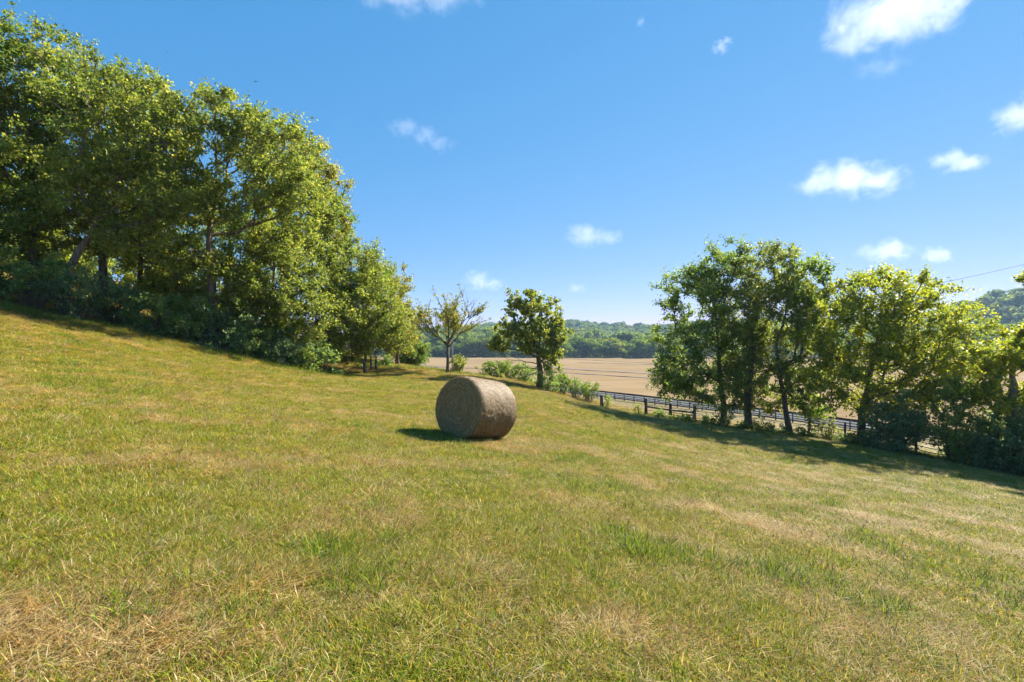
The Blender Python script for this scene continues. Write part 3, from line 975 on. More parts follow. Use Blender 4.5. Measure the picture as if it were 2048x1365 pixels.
    strands(pos, tg, nn, r.uniform(.025, .09, N), r.uniform(.002, .005, N), straw_cols(N) * np.array([.55, .50, .43]), "surface_straw", root)

    # wisps standing off the rims and the wrap
    N = 900
    t = r.uniform(0, 2 * np.pi, N); y = np.where(r.random(N) < .7, np.sign(r.random(N) - .5) * Ln / 2 * r.uniform(.95, 1, N), r.uniform(-.5, .5, N) * Ln)
    nn = np.stack([np.cos(t), 0 * t, np.sin(t)], 1)
    tg = np.stack([-np.sin(t) * r.normal(0, 1, N), np.sign(y) * r.uniform(0, .9, N), np.cos(t) * r.normal(0, 1, N)], 1) + nn * r.uniform(.1, .9, N)[:, None]
    tg /= np.linalg.norm(tg, axis=1)[:, None]
    pos = np.stack([rr * .975 * np.cos(t), y, rr * .975 * np.sin(t)], 1) + tg * .03
    strands(pos, tg, np.cross(tg, r.normal(size=(N, 3))), r.uniform(.06, .15, N), r.uniform(.0012, .0026, N), straw_cols(N), "loose_straw", root)

    # end faces: spiral of rolled hay
    for s_, nm in ((-1, "end_face"), (1, "end_face")):
        nr_, nt_ = 120, 240
        ra = np.linspace(0.001, 1, nr_) * rr * .953; th = np.linspace(0, 2 * np.pi, nt_, endpoint=False)
        RA, TH = np.meshgrid(ra, th, indexing='ij')
        bul = .035 * (1 - (RA / rr) ** 2) + .018 * np.sin(RA * 52 + TH) * (.4 + fbm(TH * 2, RA * 9, 4, 2)) + .03 * (fbm(TH * 9, RA * 22, 13, 3) - .5)
        ya = s_ * (Ln / 2 + bul - .006)
        v = W(np.stack([RA * np.cos(TH), ya, RA * np.sin(TH)], -1).reshape(-1, 3))
        i = np.arange(nr_ - 1)[:, None] * nt_; j = np.arange(nt_)[None, :]; j2 = (j + 1) % nt_
        q = np.stack([i + j, i + j2, i + nt_ + j2, i + nt_ + j], -1).reshape(-1, 4)
        if s_ > 0: q = q[:, ::-1]
        w_ = .62 * fbm(RA * 30 + TH * .5, TH * 3.0, 23, 3) + .38 * fbm(TH * 30, RA * 60, 29, 2) + .10 * np.sin(RA * 46 - TH + 3 * fbm(TH * 1.5, RA * 4, 3, 2))
        w_ = np.clip((w_ - .30) / .42, 0, 1).reshape(-1, 1)
        fc = np.array([.18, .090, .034]) * (1 - w_) + np.array([.74, .46, .20]) * w_
        fo = obj(nm, raw_mesh(nm, v, q, [m_straw], fc, True), root)
        N = 7000 if s_ < 0 else 1500
        ra = np.sqrt(r.random(N)) * rr * .93; t = r.uniform(0, 2 * np.pi, N)
        pos = np.stack([ra * np.cos(t), np.full(N, s_ * (Ln / 2 + .012)) + s_ * .035 * (1 - (ra / rr) ** 2), ra * np.sin(t)], 1)
        tg = np.stack([-np.sin(t), r.normal(0, .12, N), np.cos(t)], 1) + np.stack([np.cos(t), 0 * t, np.sin(t)], 1) * r.normal(.1, .38, N)[:, None]
        tg /= np.linalg.norm(tg, axis=1)[:, None]
        nn = np.tile([0., s_, 0.], (N, 1)) + r.normal(0, .3, (N, 3))
        strands(pos, tg, nn, r.uniform(.05, .20, N), r.uniform(.0016, .0036, N), straw_cols(N) * .82, "rolled_straw", fo)


M_face = plain_mat("rolled_hay", [(.3, (.15, .085, .036)), (.5, (.38, .235, .11)), (.72, (.58, .42, .22))], 30, (1, 1, 1), .9, .8, 60)
hay_bale()


# ------------------------------------------------------------------ fences
def post(mb, x, y, hgt, w, lean=(0, 0), sink=.25, round_=False, k=8):
    z = h1(x, y)
    a = np.array([x, y, z - sink]); b = np.array([x + lean[0], y + lean[1], z + hgt])
    if round_: mb.tube([a, (a * .5 + b * .5), b], [w / 2 * 1.05, w / 2, w / 2 * .95], k, wob=.08)
    else: mb.box(a, b, w, w)
    return b


def gp(px, Y):
    return np.array([(px - 1024) / F * Y, Y])


# lone post, gate
root = empty("fence_post", (*gp(1203, 40), h1(*gp(1203, 40))), "lone dark fence post beside the straggly bush, board fence behind it", "fence post")
mb = MB(); x, y = gp(1203, 40)
z = h1(x, y)
mb.tube([(0, 0, -.3), (.01, 0, .6), (.02, 0, 1.42), (.02, 0, 1.46)], [.15, .14, .13, .09], 9, wob=.12)
obj("post", mb.mesh("post", M_wood_dark), root)

gps = [(1292, 38.0, 1.42, M_wood_dark), (1341, 37.2, 1.22, M_wood_dark), (1389, 36.4, 1.26, M_wood_grey)]
gw = [np.array([*gp(a, Y), h1(*gp(a, Y))]) for a, Y, _, _ in gps]
root = empty("field_gate", gw[0], "low field gate with two dark posts, one grey post and a long top rail", "gate")
tops = []
for (a, Y, hh, m), g in zip(gps, gw):
    mb = MB(); o = g - gw[0]
    mb.tube([o + (0, 0, -.3), o + (0, 0, .5), o + (.01, 0, hh - .03), o + (.01, 0, hh)], [.125, .12, .115, .08], 9, wob=.10)
    obj("post", mb.mesh("post", m), root)
mb = MB()
a, b, c = (g - gw[0] for g in gw)
off = np.array([-.10, -.17, 0])
mb.tube([a + (0, 0, .80) + off, b + (0, 0, .72) + off, c + (0, 0, .82) + off], [.075, .07, .07], 8, wob=.08)
obj("top_rail", mb.mesh("top_rail", M_pipe), root)
mb = MB()
off2 = np.array([.1, .16, 0])
for hz in (.16, .34, .52, .68):
    mb.tube([b + (0, 0, hz) + off2, (b + c) / 2 + (0, 0, hz - .02) + off2, c + (0, 0, hz) + off2 + np.array([.35, -.25, 0])], .022, 6)
for t_ in (.12, .5, .9):
    q0 = b * (1 - t_) + c * t_ + off2
    mb.tube([q0 + (0, 0, .12), q0 + (0, 0, .72)], .02, 6)
q0 = c + off2 + np.array([.35, -.25, 0])
mb.tube([q0 + (0, 0, .16), q0 + (.12, -.08, .22), q0 + (.14, -.1, .5), q0 + (.06, -.04, .66), q0 + (0, 0, .68)], .022, 6)
obj("tube_panel", mb.mesh("tube_panel", M_pipe), root)
mb = MB()
for hz in (.25, .5):
    mb.tube([a + (0, 0, hz), (a + b) / 2 + (0, 0, hz - .05), b + (0, 0, hz)], .015, 5)
obj("lower_rail", mb.mesh("lower_rail", M_wire), root)

# strand fence of the fence row
fr = [gp(1618, 32.2), gp(1690, 30.6), gp(1760, 29.2), gp(1832, 27.8), gp(1895, 26.8), gp(1958, 25.9), gp(2030, 24.9), gp(2110, 23.9)]
o3 = np.array([*fr[0], h1(*fr[0])])
root = empty("strand_fence", o3, "dark many-stranded fence running through shrubs at the foot of the fence row", "fence")
fz = [np.array([*q, h1(*q)]) - o3 for q in fr]
for q in fz:
    mb = MB()
    mb.tube([q + (0, 0, -.3), q + (0, 0, .6), q + (.02, 0, 1.32)], [.075, .07, .065], 7, wob=.12)
    obj("post", mb.mesh("post", M_wood_dark), root)
for hz in (.15, .38, .62, .86, 1.10):
    mb = MB(); pts = []
    for a, b in zip(fz[:-1], fz[1:]):
        for t_ in (0, .25, .5, .75):
            q = a * (1 - t_) + b * t_
            wz = h1(q[0] + o3[0], q[1] + o3[1]) - o3[2]
            pts.append((q[0] - .05, q[1] - .07, wz + hz - .05 * math.sin(math.pi * t_)))
    mb.tube(pts, .022, 5)
    obj("strand", mb.mesh("strand", M_wire), root)

# black board fence along the road
fd0, fd1 = road_p0 + rd * 60 , road_p1
o4 = np.array([*fd0, h1(*fd0)])
root = empty("board_fence", o4, "long dark four-board fence beside the road at the crop field", "fence")
nseg = int(np.linalg.norm(fd1 - fd0) / 2.44)
pp = [fd0 + rd * 2.44 * k for k in range(nseg + 1)]
pz = [np.array([*q, h1(*q)]) - o4 for q in pp]
for k, q in enumerate(pz):
    mb = MB(); mb.box(q + (0, 0, -.3), q + (0, 0, 1.42), .14, .14, (rd[0], rd[1], 0))
    obj("post", mb.mesh("post", M_board, False), root)
sd_ = np.array([-rn[0] * .09, -rn[1] * .09, 0])
for hz in (.28, .62, .96, 1.30):
    mb = MB()
    for a, b in zip(pz[:-1], pz[1:]):
        mb.box(a + sd_ + (0, 0, hz), b + sd_ + (0, 0, hz), .035, .115)
    obj("board", mb.mesh("board", M_board, False), root)

# old H brace by the wood's corner
ha, hb = gp(742.5, 35), gp(752, 35.4)
o5 = np.array([*ha, h1(*ha)])
root = empty("fence_brace", o5, "old wooden fence brace of two posts and a crossbar under the corner tree", "fence")
q2 = np.array([*hb, h1(*hb)]) - o5
for q in (np.zeros(3), q2):
    mb = MB(); mb.tube([q + (0, 0, -.3), q + (0, 0, .5), q + (0, 0, 1.15)], [.085, .08, .075], 8, wob=.1)
    obj("post", mb.mesh("post", M_wood_dark), root)
mb = MB(); mb.tube([(-.12, -.09, 1.0), q2 + (.12, -.09, 1.0)], .05, 7)
obj("crossbar", mb.mesh("crossbar", M_wood_grey), root)


# ------------------------------------------------------------------ utility poles and wires
def utility_pole(x, y, top, label, r=.13):
    z = h1(x, y)
    root = empty("utility_pole", (x, y, z), label, "utility pole", "utility poles in the valley")
    mb = MB(); mb.tube([(0, 0, -.5), (0, 0, (top - z) * .5), (0, 0, top - z)], [r * 1.15, r, r * .8], 8)
    obj("pole", mb.mesh("pole", M_wood_grey), root)
    mb = MB(); mb.box((-1.2 * rn[0], -1.2 * rn[1], top - z - .6), (1.2 * rn[0], 1.2 * rn[1], top - z - .6), .1, .12)
    obj("crossarm", mb.mesh("crossarm", M_wood_grey), root)


PB = P(905, 683, 150); PC = P(1850, 706, 62)
utility_pole(PB[0], PB[1], PB[2], "slender grey utility pole seen just right of the vase-shaped tree's trunk", .16)
utility_pole(PC[0], PC[1], PC[2], "utility pole in the valley behind the broad yellow-green tree")
PD = P(1640, 598, 75); PE = P(2420, 430, 42)
utility_pole(PD[0], PD[1], PD[2], "tall utility pole hidden among the slim fence-row tree's branches")


def wire(a, b, sag, label, r, group):
    a, b = np.array(a), np.array(b)
    t = np.linspace(0, 1, 40)
    p = np.outer(1 - t, a) + np.outer(t, b); p[:, 2] -= sag * 4 * t * (1 - t)
    mb = MB(); mb.tube(p - a, r, 5)
    tag(obj("power_line", mb.mesh("power_line", M_wire), None, a), label, "power line", group)


for k, (dz, off) in enumerate(((-.55, 1.1), (-.55, -1.1), (-2.2, 0))):
    wire(PB + (rn[0] * off, rn[1] * off, dz), PC + (rn[0] * off, rn[1] * off, dz), 1.0 + .1 * k,
         ("upper power line crossing the far treeline, farther of the pair", "upper power line crossing the far treeline, nearer of the pair", "lower slack power line above the crop field's far edge")[k], .03, "power lines over the crop field")
wire(PD + (0, 0, -.5), PE, 1.0, "power line rising through open sky to the right frame edge", .022, "power lines at the right edge")
wire(PD + (0, 0, -3.5), PE + (0, 0, -3.4), 1.0, "lower power line just above the wooded hill at right", .018, "power lines at the right edge")


# ------------------------------------------------------------------ birds
def bird(px, py, Y, span, bank, label):
    mb = MB()
    t = np.linspace(-1, 1, 9)
    body = np.stack([0 * t, t * .28 * span, .01 * span * np.cos(t)], 1)
    mb.tube(body, span * .055 * np.sqrt(np.maximum(0.02, 1 - t ** 2)), 8)
    for s_ in (-1, 1):
        u = np.linspace(0, 1, 8)
        xs = s_ * u * span * .5
        zz = span * (.10 * u ** 1.2 - .03 * u ** 3)
        ch = span * .17 * (1 - .35 * u) * np.sqrt(np.maximum(.05, 1 - u ** 6))
        sw = -.05 * span * u ** 2
        top = [np.stack([xs, sw + ch * .5, zz], 1), np.stack([xs, sw, zz + .012 * span * (1 - u)], 1), np.stack([xs, sw - ch * .5, zz], 1), np.stack([xs, sw, zz - .010 * span * (1 - u)], 1)]
        v = np.concatenate(top); q = []
        for a in range(4):
            b = (a + 1) % 4
            for k in range(7): q.append((a * 8 + k, a * 8 + k + 1, b * 8 + k + 1, b * 8 + k))
        mb.add(v, q)
    tail = np.array([(-.05, -.22, 0), (.05, -.22, 0), (.09, -.40, 0), (-.09, -.40, 0), (-.05, -.22, .012), (.05, -.22, .012), (.09, -.40, .006), (-.09, -.40, .006)]) * span
    mb.add(tail, [(0, 1, 2, 3), (4, 7, 6, 5), (0, 4, 5, 1), (1, 5, 6, 2), (2, 6, 7, 3), (3, 7, 4, 0)])
    o = obj("bird", mb.mesh("bird", M_bird), None, P(px, py, Y))
    o.rotation_euler = (R(8), R(bank), R(20))
    tag(o, label, "bird", "birds soaring over the meadow")


bird(511, 164, 62, .78, -10, "larger dark bird soaring right of the wood's second treetop")
bird(335, 106, 66, .48, 8, "small dark bird soaring just above the tall left trees")
bird(797, 429, 70, .26, 0, "tiny speck of a bird in open sky beside the wood's lower slope")


# ------------------------------------------------------------------ far trees, woods on the hills
def far_crown(seed, n, qs, pal, hgt=17., wid=6.):
    r = np.random.default_rng(seed)
    nl = 9
    lob = [(np.array([r.normal(0, .34) * wid, r.normal(0, .34) * wid, hgt * r.uniform(.30, .80)]), wid * r.uniform(.38, .62), hgt * r.uniform(.13, .22)) for _ in range(nl)]
    lob.append((np.array([0, 0, hgt * .22]), wid * .8, hgt * .24))
    pts, hue = [], []
    for i, (c, rw, rh) in enumerate(lob):
        m = n // nl
        d = r.normal(size=(m, 3)); d /= np.linalg.norm(d, axis=1)[:, None]
        q = r.uniform(.72, 1.05, m)[:, None]
        pts.append(c + d * q * np.array([rw, rw, rh])); hue.append(np.full(m, r.uniform(0, 1)))
    pts = np.concatenate(pts); hue = np.concatenate(hue)
    pts[:, 2] = np.maximum(pts[:, 2], .2)
    N = len(pts)
    a = r.normal(size=(N, 3)); a /= np.linalg.norm(a, axis=1)[:, None]
    nr = r.normal(size=(N, 3)); nr[:, 2] += .8
    b = np.cross(nr, a); b /= np.linalg.norm(b, axis=1)[:, None]
    L = qs * r.uniform(.6, 1.4, N)[:, None]
    v = np.stack([pts - a * L * .5, pts + b * L * .38, pts + a * L * .5, pts - b * L * .38], 1).reshape(-1, 3)
    A, B, C = (np.array(c) for c in PAL[pal])
    f = np.clip(hue * .7 + r.normal(.1, .2, N), 0, 1)[:, None]
    c = (A * (1 - f) + B * f) * r.uniform(.55, .95, N)[:, None]
    return raw_mesh("far_crown", v, np.arange(N * 4).reshape(-1, 4), [M_leaf_far], np.repeat(c, 4, 0))


FC = [far_crown(301 + i, 2600, .95, p, h_, w_) for i, (p, h_, w_) in enumerate([('green', 17, 6), ('deep', 19, 6.5), ('olive', 15, 6), ('blue', 18, 5.5), ('deep', 14, 7), ('pale', 13, 5.5)])]
r = np.random.default_rng(77)
KINDS = ["mid-green broadleaf tree in the wood edging the crop field's far side", "tall dark broadleaf tree in the wood edging the crop field's far side",
         "olive-tinged broadleaf tree in the wood edging the crop field's far side", "bluish dark broadleaf tree in the wood edging the crop field's far side",
         "low wide dark tree in the wood edging the crop field's far side", "pale green tree in the wood edging the crop field's far side"]
cnt = 0
for row, (dy, step) in enumerate(((4, 8.0), (16, 9.0), (32, 10.0))):
    x = -85.0
    while x < 430:
        xx = x + r.normal(0, 1.6); yy = 345 - .10 * xx + dy + r.normal(0, 2.5)
        x += step if x < 125 else step * 1.7
        k = int(r.choice(6, p=[.2, .22, .18, .15, .15, .10]))
        o = bpy.data.objects.new("field_edge_tree", FC[k]); COL.objects.link(o)
        s = r.uniform(.75, 1.15) * (1.0 if row == 0 else 1.12)
        o.location = (xx, yy, h1(xx, yy) - .6); o.scale = (s * r.uniform(.9, 1.2), s * r.uniform(.9, 1.2), s * r.uniform(.85, 1.15) * (.85 if row == 0 else 1)); o.rotation_euler = (0, 0, r.uniform(0, 6.28))
        tag(o, KINDS[k], "tree", "trees of the wood edging the crop field")
        cnt += 1


# geometry-node scatter of mesh prototypes (only for what nobody could count)
def scatter(name, pts, idx, rot, scl, protos, kind="stuff", label=None):
    me = bpy.data.meshes.new(name)
    me.vertices.add(len(pts)); me.vertices.foreach_set("co", np.asarray(pts, np.float32).ravel())
    a = me.attributes.new("pick", 'INT', 'POINT'); a.data.foreach_set("value", np.asarray(idx, np.int32))
    a = me.attributes.new("turn", 'FLOAT_VECTOR', 'POINT'); a.data.foreach_set("vector", np.asarray(rot, np.float32).ravel())
    a = me.attributes.new("size", 'FLOAT_VECTOR', 'POINT'); a.data.foreach_set("vector", np.asarray(scl, np.float32).ravel())
    c = bpy.data.collections.new(name + "_kinds")
    for i, pm in enumerate(protos):
        c.objects.link(bpy.data.objects.new("%s_kind_%02d" % (name, i), pm))
    o = obj(name, me)
    ng = bpy.data.node_groups.new(name, 'GeometryNodeTree')
    ng.interface.new_socket("Geometry", in_out='INPUT', socket_type='NodeSocketGeometry')
    ng.interface.new_socket("Geometry", in_out='OUTPUT', socket_type='NodeSocketGeometry')
    N = ng.nodes; Lk = ng.links
    gi, go = N.new("NodeGroupInput"), N.new("NodeGroupOutput")
    ip = N.new("GeometryNodeInstanceOnPoints"); ci = N.new("GeometryNodeCollectionInfo")
    ci.inputs["Collection"].default_value = c
    ci.inputs["Separate Children"].default_value = True
    ci.inputs["Reset Children"].default_value = True
    ip.inputs["Pick Instance"].default_value = True

    def named(nm, dt):
        q = N.new("GeometryNodeInputNamedAttribute"); q.data_type = dt; q.inputs["Name"].default_value = nm
        return q.outputs["Attribute"]
    Lk.new(gi.outputs[0], ip.inputs["Points"]); Lk.new(ci.outputs[0], ip.inputs["Instance"])
    Lk.new(named("pick", 'INT'), ip.inputs["Instance Index"])
    Lk.new(named("turn", 'FLOAT_VECTOR'), ip.inputs["Rotation"])
    Lk.new(named("size", 'FLOAT_VECTOR'), ip.inputs["Scale"])
    Lk.new(ip.outputs[0], go.inputs[0])
    md = o.modifiers.new("scatter", 'NODES'); md.node_group = ng
    return tag(o, label, None, None, kind)


FW = [far_crown(401 + i, 700, 1.9, p, h_, w_) for i, (p, h_, w_) in enumerate([('green', 16, 7), ('deep', 17, 7.5), ('olive', 14, 7), ('blue', 18, 7), ('deep', 13, 8)])]
r = np.random.default_rng(78)
pts = []
for _ in range(5200):
    y = r.uniform(395, 1200); u = r.uniform(-.34, 1.25)
    pts.append((u * y, y))
pts = np.array(pts)
cl = fbm(pts[:, 0] / 90, pts[:, 1] / 60, 61, 3)                      # clearings
keep = (cl > .36) | (pts[:, 1] < 430) | (pts[:, 1] > 1000) | (pts[:, 0] > 300)
pts = pts[keep]
z = H(pts[:, 0], pts[:, 1]) - .8
n_ = len(pts); sc_ = r.uniform(.75, 1.2, n_) * np.where(pts[:, 1] > 900, 1.15, 1)
scatter("hillside_woods", np.c_[pts, z], r.integers(0, 5, n_), np.c_[np.zeros((n_, 2)), r.uniform(0, 6.28, n_)],
        np.c_[sc_ * 1.1, sc_ * 1.1, sc_ * r.uniform(.85, 1.1, n_)], FW, "stuff", "distant hazy woods covering the hills beyond the valley")


# ------------------------------------------------------------------ grass
def tuft(seed, nb, h, spread, lay, cols, w=.0019, curve=.5):
    """blades: 3 segments each, tapering; lay = how far they lean"""
    r = np.random.default_rng(seed)
    ang = r.uniform(0, 2 * np.pi, nb); rad = spread * np.sqrt(r.random(nb))
    b0 = np.stack([rad * np.cos(ang), rad * np.sin(ang), np.full(nb, -.01)], 1)
    az = r.uniform(0, 2 * np.pi, nb)
    ln = h * r.uniform(.45, 1.25, nb)
    tilt = np.clip(r.normal(lay, .28, nb), .02, 1.5)
    hd = np.stack([np.cos(az), np.sin(az), 0 * az], 1)
    sd = np.stack([-np.sin(az), np.cos(az), 0 * az], 1)
    ww = w * r.uniform(.6, 1.4, nb)
    V = np.empty((nb, 7, 3)); p = b0.copy()
    tl = tilt.copy()
    for k in range(4):
        wk = ww * (1, .9, .65, 0)[k]
        if k < 3:
            V[:, 2 * k] = p - sd * wk[:, None]; V[:, 2 * k + 1] = p + sd * wk[:, None]
        else: V[:, 6] = p
        st = (ln / 3)[:, None]
        p = p + st * (np.sin(tl)[:, None] * hd + np.cos(tl)[:, None] * np.array([0, 0, 1.]))
        p[:, 2] = np.maximum(p[:, 2], .004)
        tl = tl + curve * r.uniform(.2, 1, nb)
    o_ = np.arange(nb)[:, None] * 7
    q = np.concatenate([o_ + np.array([[0, 1, 3, 2]]), o_ + np.array([[2, 3, 5, 4]])])
    t = o_ + np.array([[4, 5, 6]])
    cc = np.array([c for c, _ in cols]); pr = np.array([p_ for _, p_ in cols]); pr = pr / pr.sum()
    c = cc[r.choice(len(cc), nb, p=pr)] * r.uniform(.75, 1.25, nb)[:, None]
    c = np.repeat(c[:, None, :], 7, 1)
    return raw_mesh("tuft", V.reshape(-1, 3), [q, t], [M_grass], c.reshape(-1, 3))


G1, G2, G3, G4 = (0.105, 0.177, 0.018), (0.214, 0.255, 0.024), (0.311, 0.295, 0.038), (0.080, 0.143, 0.043)
D1, D2, D3, D4 = (0.387, 0.304, 0.140), (0.311, 0.196, 0.075), (0.160, 0.095, 0.039), (0.505, 0.425, 0.253)
GREEN = [(G1, .25), (G2, .30), (G3, .20), (D1, .12), (D2, .08), (D4, .05)]
MIXED = [(G1, .10), (G2, .18), (G3, .18), (D1, .22), (D2, .20), (D3, .06), (D4, .06)]
DRY = [(D1, .32), (D2, .25), (D3, .13), (D4, .18), (G3, .12)]
TALL = [(G1, .4), (G4, .35), (G2, .25)]
PRO = [tuft(501 + i, 80, .062, .095, .6, GREEN) for i in range(4)]
PRO += [tuft(511 + i, 80, .060, .095, .8, MIXED) for i in range(4)]
PRO += [tuft(521 + i, 75, .075, .10, 1.15, DRY, .0016) for i in range(4)]
PRO += [tuft(531 + i, 18, .135, .06, .5, TALL, .0024, .5) for i in range(3)]
PRO += [tuft(541 + i, 80, .14, .13, 1.35, [(D1, .4), (D4, .3), (D2, .3)], .0016, .1) for i in range(2)]   # loose cut hay

PRO += [tuft(551 + i, 11, .065, .03, 1.0, [(G1, .5), (G4, .3), (G2, .2)], .0085, .35) for i in range(2)]   # broadleaf weeds

r = np.random.default_rng(90)
pts = []
N = 250000
# distance drawn so that the density falls off with distance
dmax = 62.0
d = np.where(r.random(N) < .10, 1.2 + 4.3 * np.sqrt(r.random(N)), 3.5 + (dmax - 3.5) * r.random(N) ** 1.45)
a = r.uniform(-.98, .98, N)
x, y = d * np.sin(a), d * np.cos(a)
g = greenness(x, y)
ok = (y < 60) & (x > -46) & (x < 44)
x, y, d, g = x[ok], y[ok], d[ok], g[ok]
n_ = len(x)
gn = g + r.normal(0, .24, n_)
k = np.where(gn > .56, r.integers(0, 4, n_), np.where(gn > .34, r.integers(4, 8, n_), r.integers(8, 12, n_)))
tall = (r.random(n_) < .010 + .16 * sstep(.60, .72, fbm(x / 1.6, y / 1.6, 71, 3)))
k = np.where(tall, r.integers(12, 15, n_), k)
bd = np.hypot(x + .45, y - 12.4)
loose = (r.random(n_) < .03 + .22 * sstep(.66, .78, fbm(x / 1.1 + 30, y / .8, 81, 3)) + .22 * windrow(x, y) + .45 * (bd < 1.5))
k = np.where(loose & ~tall, r.integers(15, 17, n_), k)
k = np.where(r.random(n_) < .012 + .10 * sstep(.62, .72, fbm(x / .9 + 7, y / .9, 91, 3)), r.integers(17, 19, n_), k)
s = r.uniform(.7, 1.35, n_) * (1 + d / 24.)
sv = r.uniform(.7, 1.3, n_) * (1 + d / 40.) * (1 - .3 * sstep(30, 45, y))

# unmown taller growth along the wood's foot, the fence row and round the bale
def along(line, n, width, r):
    line = np.array(line); t = r.uniform(0, len(line) - 1.001, n); j = t.astype(int); f = (t - j)[:, None]
    return line[j] * (1 - f) + line[j + 1] * f + r.normal(0, width, (n, 2))


ex = [along([gp(px - 6, Y - 1.9) for px, Y, lo, _, _ in US[:10]] + [gp(690, 31.5)], 5200, .42, r),
      along([gp(1190, 40.4)] + [gp(q, Y - .1) for q, Y, _, _ in gps] + [gp(1450, 35), gp(1530, 33.6)] + [q for q in fr], 5200, .38, r),
      along([gp(700, 35), gp(775, 37.5), gp(850, 40.5), gp(905, 39), gp(965, 41), gp(1040, 41), gp(1085, 38.2), gp(1180, 42)], 2600, .45, r)]
axb = np.array([math.sin(R(37)), math.cos(R(37))]); sdb = np.array([axb[1], -axb[0]])
tb, ub = r.uniform(-.78, .78, 420), r.uniform(.36, .62, 420) * np.where(r.random(420) < .5, -1, 1)
endb = r.random(420) < .35
tb = np.where(endb, np.sign(tb) * r.uniform(.70, .84, 420), tb); ub = np.where(endb, ub * r.uniform(-1, 1, 420), ub)
fb = P(905, 815, 11.9)[:2] + axb * .71
ex.append(fb + tb[:, None] * axb + ub[:, None] * sdb)
for q, e_ in enumerate(ex):
    m_ = len(e_); dd = np.hypot(e_[:, 0], e_[:, 1]); u_ = r.random(m_)
    kk = np.where(u_ < (.40, .40, .45, .30)[q], r.integers(8, 12, m_), np.where(u_ < .80, r.integers(12, 15, m_), r.integers(15, 17, m_)))
    x, y, d = np.r_[x, e_[:, 0]], np.r_[y, e_[:, 1]], np.r_[d, dd]
    k = np.r_[k, kk]
    s = np.r_[s, r.uniform(.8, 1.5, m_) * (1 + dd / 30) * (1 if q < 3 else .7)]
    sv = np.r_[sv, r.uniform(1.1, 3.0, m_) * ((1.15, 1.15, 1.2, .55)[q])]
n_ = len(x)
z = H(x, y)
e = .15
tx = np.arctan((H(x, y + e) - z) / e); ty = -np.arctan((H(x + e, y) - z) / e)
scatter("meadow_grass", np.c_[x, y, z], k, np.c_[tx, ty, r.uniform(0, 6.28, n_)], np.c_[s, s, sv], PRO, "stuff", "mown meadow grass, part green and part dried to straw")


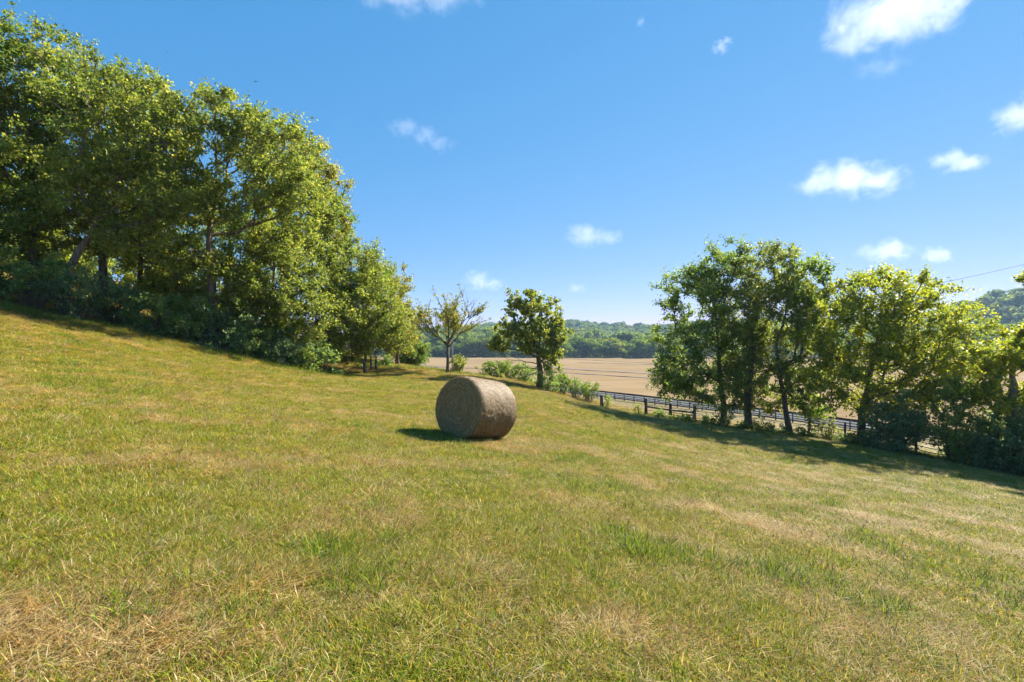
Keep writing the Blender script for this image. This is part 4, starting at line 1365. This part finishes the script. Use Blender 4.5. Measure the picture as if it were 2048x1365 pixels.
# ------------------------------------------------------------------ clouds (volumes far beyond the haze)
def cloud(label, cx, cy, lobes, dens, Y=2600, seed=0, nsc=1.5, erode=.95):
    c = P(cx, cy, Y)
    k = Y / F
    LB = [np.array([(a - cx) * k, dyp * k, (cy - b) * k]) for a, b, hw, hh, dyp in lobes]
    SZ = [np.array([hw * k, max(hw, hh) * k * .7, hh * k]) * 1.22 for a, b, hw, hh, dyp in lobes]
    # hull mesh round the lobes
    vs = []
    u = np.linspace(0, 2 * np.pi, 20, endpoint=False); w = np.linspace(-1, 1, 9) * np.pi / 2
    U, Vv = np.meshgrid(u, w)
    sp = np.stack([np.cos(U) * np.cos(Vv), np.sin(U) * np.cos(Vv), np.sin(Vv)], -1).reshape(-1, 3)
    for p_, s_ in zip(LB, SZ): vs.append(p_ + sp * s_ * 1.02)
    import bmesh
    bm = bmesh.new()
    for v in np.concatenate(vs): bm.verts.new(v)
    res = bmesh.ops.convex_hull(bm, input=bm.verts)
    loose_v = [v for v in bm.verts if not v.link_faces]
    bmesh.ops.delete(bm, geom=loose_v, context='VERTS')
    me = bpy.data.meshes.new("cloud"); bm.to_mesh(me); bm.free()
    m, n, l, out = new_mat("cloud_vapour")
    tc = n.new("ShaderNodeTexCoord")
    cur = None
    for p_, s_ in zip(LB, SZ):
        mp = n.new("ShaderNodeMapping"); mp.vector_type = 'TEXTURE'
        mp.inputs["Location"].default_value = p_; mp.inputs["Scale"].default_value = s_
        l.new(tc.outputs["Object"], mp.inputs[0])
        ln = n.new("ShaderNodeVectorMath"); ln.operation = 'LENGTH'; l.new(mp.outputs[0], ln.inputs[0])
        iv = n.new("ShaderNodeMath"); iv.operation = 'SUBTRACT'; iv.inputs[0].default_value = 1.0; l.new(ln.outputs["Value"], iv.inputs[1])
        if cur is None: cur = iv.outputs[0]
        else:
            mx = n.new("ShaderNodeMath"); mx.operation = 'SMOOTH_MAX'; mx.inputs[2].default_value = .25
            l.new(cur, mx.inputs[0]); l.new(iv.outputs[0], mx.inputs[1]); cur = mx.outputs[0]
    of = n.new("ShaderNodeVectorMath"); of.operation = 'ADD'; of.inputs[1].default_value = (seed * 731., seed * 97., seed * 13.)
    l.new(tc.outputs["Object"], of.inputs[0])
    rr = float(np.mean([s_[0] + s_[2] for s_ in SZ]))
    t = noise(n, l, nsc * 2.6 / rr, 7, .68, of.outputs[0], .4)
    ma = n.new("ShaderNodeMath"); ma.operation = 'MULTIPLY_ADD'; ma.inputs[1].default_value = 2.2 * erode; ma.inputs[2].default_value = -1.1 * erode - .28 * erode
    l.new(t.outputs[0], ma.inputs[0])
    ad = n.new("ShaderNodeMath"); ad.operation = 'ADD'; l.new(cur, ad.inputs[0]); l.new(ma.outputs[0], ad.inputs[1])
    mr = n.new("ShaderNodeMapRange"); mr.interpolation_type = 'SMOOTHSTEP'
    mr.inputs[1].default_value = .0; mr.inputs[2].default_value = .68; mr.inputs[3].default_value = 0; mr.inputs[4].default_value = dens * .27 / rr
    l.new(ad.outputs[0], mr.inputs[0])
    # fade out before the hull is reached
    ed = n.new("ShaderNodeMapRange"); ed.inputs[1].default_value = 0.0; ed.inputs[2].default_value = .18
    l.new(cur, ed.inputs[0])
    mu = n.new("ShaderNodeMath"); mu.operation = 'MULTIPLY'; l.new(mr.outputs[0], mu.inputs[0]); l.new(ed.outputs[0], mu.inputs[1])
    pv = n.new("ShaderNodeVolumeScatter"); pv.inputs["Color"].default_value = (.52, .485, .505, 1); pv.inputs["Anisotropy"].default_value = .15
    l.new(mu.outputs[0], pv.inputs["Density"])
    l.new(pv.outputs[0], out.inputs["Volume"])
    me.materials.append(m)
    o = obj("cloud", me, None, c)
    tag(o, label, "cloud", "small fair-weather clouds")


cloud("largest white cloud cut by the top of the frame above the fence row", 1790, 20, [(1740, 40, 105, 65, 0), (1840, 0, 120, 75, 0), (1720, 80, 60, 40, 10), (1800, 60, 70, 45, 0)], 9, seed=1)
cloud("torn thin wisp of cloud below the largest cloud", 1765, 132, [(1765, 132, 62, 30, 0)], 1.6, seed=2, erode=1.15)
cloud("small ball-like cloud left of the largest cloud", 1443, 92, [(1440, 95, 22, 17, 0), (1455, 82, 14, 13, 0)], 4.5, seed=3, erode=1.2)
cloud("faint speck of cloud high in the sky left of the ball-like cloud", 1281, 44, [(1281, 44, 11, 15, 0)], 1.8, seed=4)
cloud("cloud whose ragged lower edge hangs from the top frame edge", 840, -12, [(800, -14, 95, 32, 0), (880, -16, 100, 26, 0)], 6, seed=5)
cloud("slanting streak of cloud beyond the wood's skyline", 842, 270, [(812, 256, 48, 20, 0), (850, 270, 46, 22, 0), (878, 286, 36, 22, 0)], 2.6, seed=6, erode=1.1)
cloud("white cloud cut by the right edge of the frame", 2045, 235, [(2030, 240, 52, 38, 0), (2075, 222, 60, 48, 0)], 7, seed=7)
cloud("flat-based two-lobed white cloud above the fence row", 1705, 360, [(1690, 358, 85, 44, 0), (1760, 362, 62, 38, 0), (1630, 372, 48, 22, 0)], 8, seed=8)
cloud("small lens-shaped cloud up and right of the two-lobed cloud", 1915, 324, [(1905, 322, 52, 26, 0), (1940, 326, 42, 22, 0)], 6, seed=9)
cloud("small low cloud in the open sky left of the fence row", 1185, 471, [(1172, 470, 50, 28, 0), (1212, 476, 42, 20, 0)], 5, seed=10)
cloud("rounded cloud just above the yellow tree's top", 1777, 500, [(1777, 502, 62, 28, 0)], 6, seed=11)
cloud("small rounded cloud right of the yellow tree's top", 1875, 509, [(1875, 510, 38, 22, 0)], 6, seed=12)
cloud("small cloud just above the vase-shaped tree", 962, 563, [(955, 562, 38, 24, 0), (985, 569, 30, 18, 0)], 4.5, seed=13)
cloud("faint pinkish puff low over the far hills", 1155, 578, [(1155, 578, 26, 14, 0)], 2.2, seed=14)

# ------------------------------------------------------------------ haze
m, n, l, out = new_mat("haze_air")
pv = n.new("ShaderNodeVolumePrincipled")
pv.inputs["Color"].default_value = (.45, .68, 1.0, 1)
pv.inputs["Density"].default_value = .00014
pv.inputs["Anisotropy"].default_value = .2
l.new(pv.outputs[0], out.inputs["Volume"])
bx = np.array([(sx, sy, sz) for sz in (-16, 110) for sx, sy in ((-1500, -40), (1500, -40), (1500, 1500), (-1500, 1500))], float)
o = obj("haze", raw_mesh("haze", bx, np.array([(3, 2, 1, 0), (4, 5, 6, 7), (0, 1, 5, 4), (1, 2, 6, 5), (2, 3, 7, 6), (3, 0, 4, 7)]), [m]))
tag(o, kind="stuff")
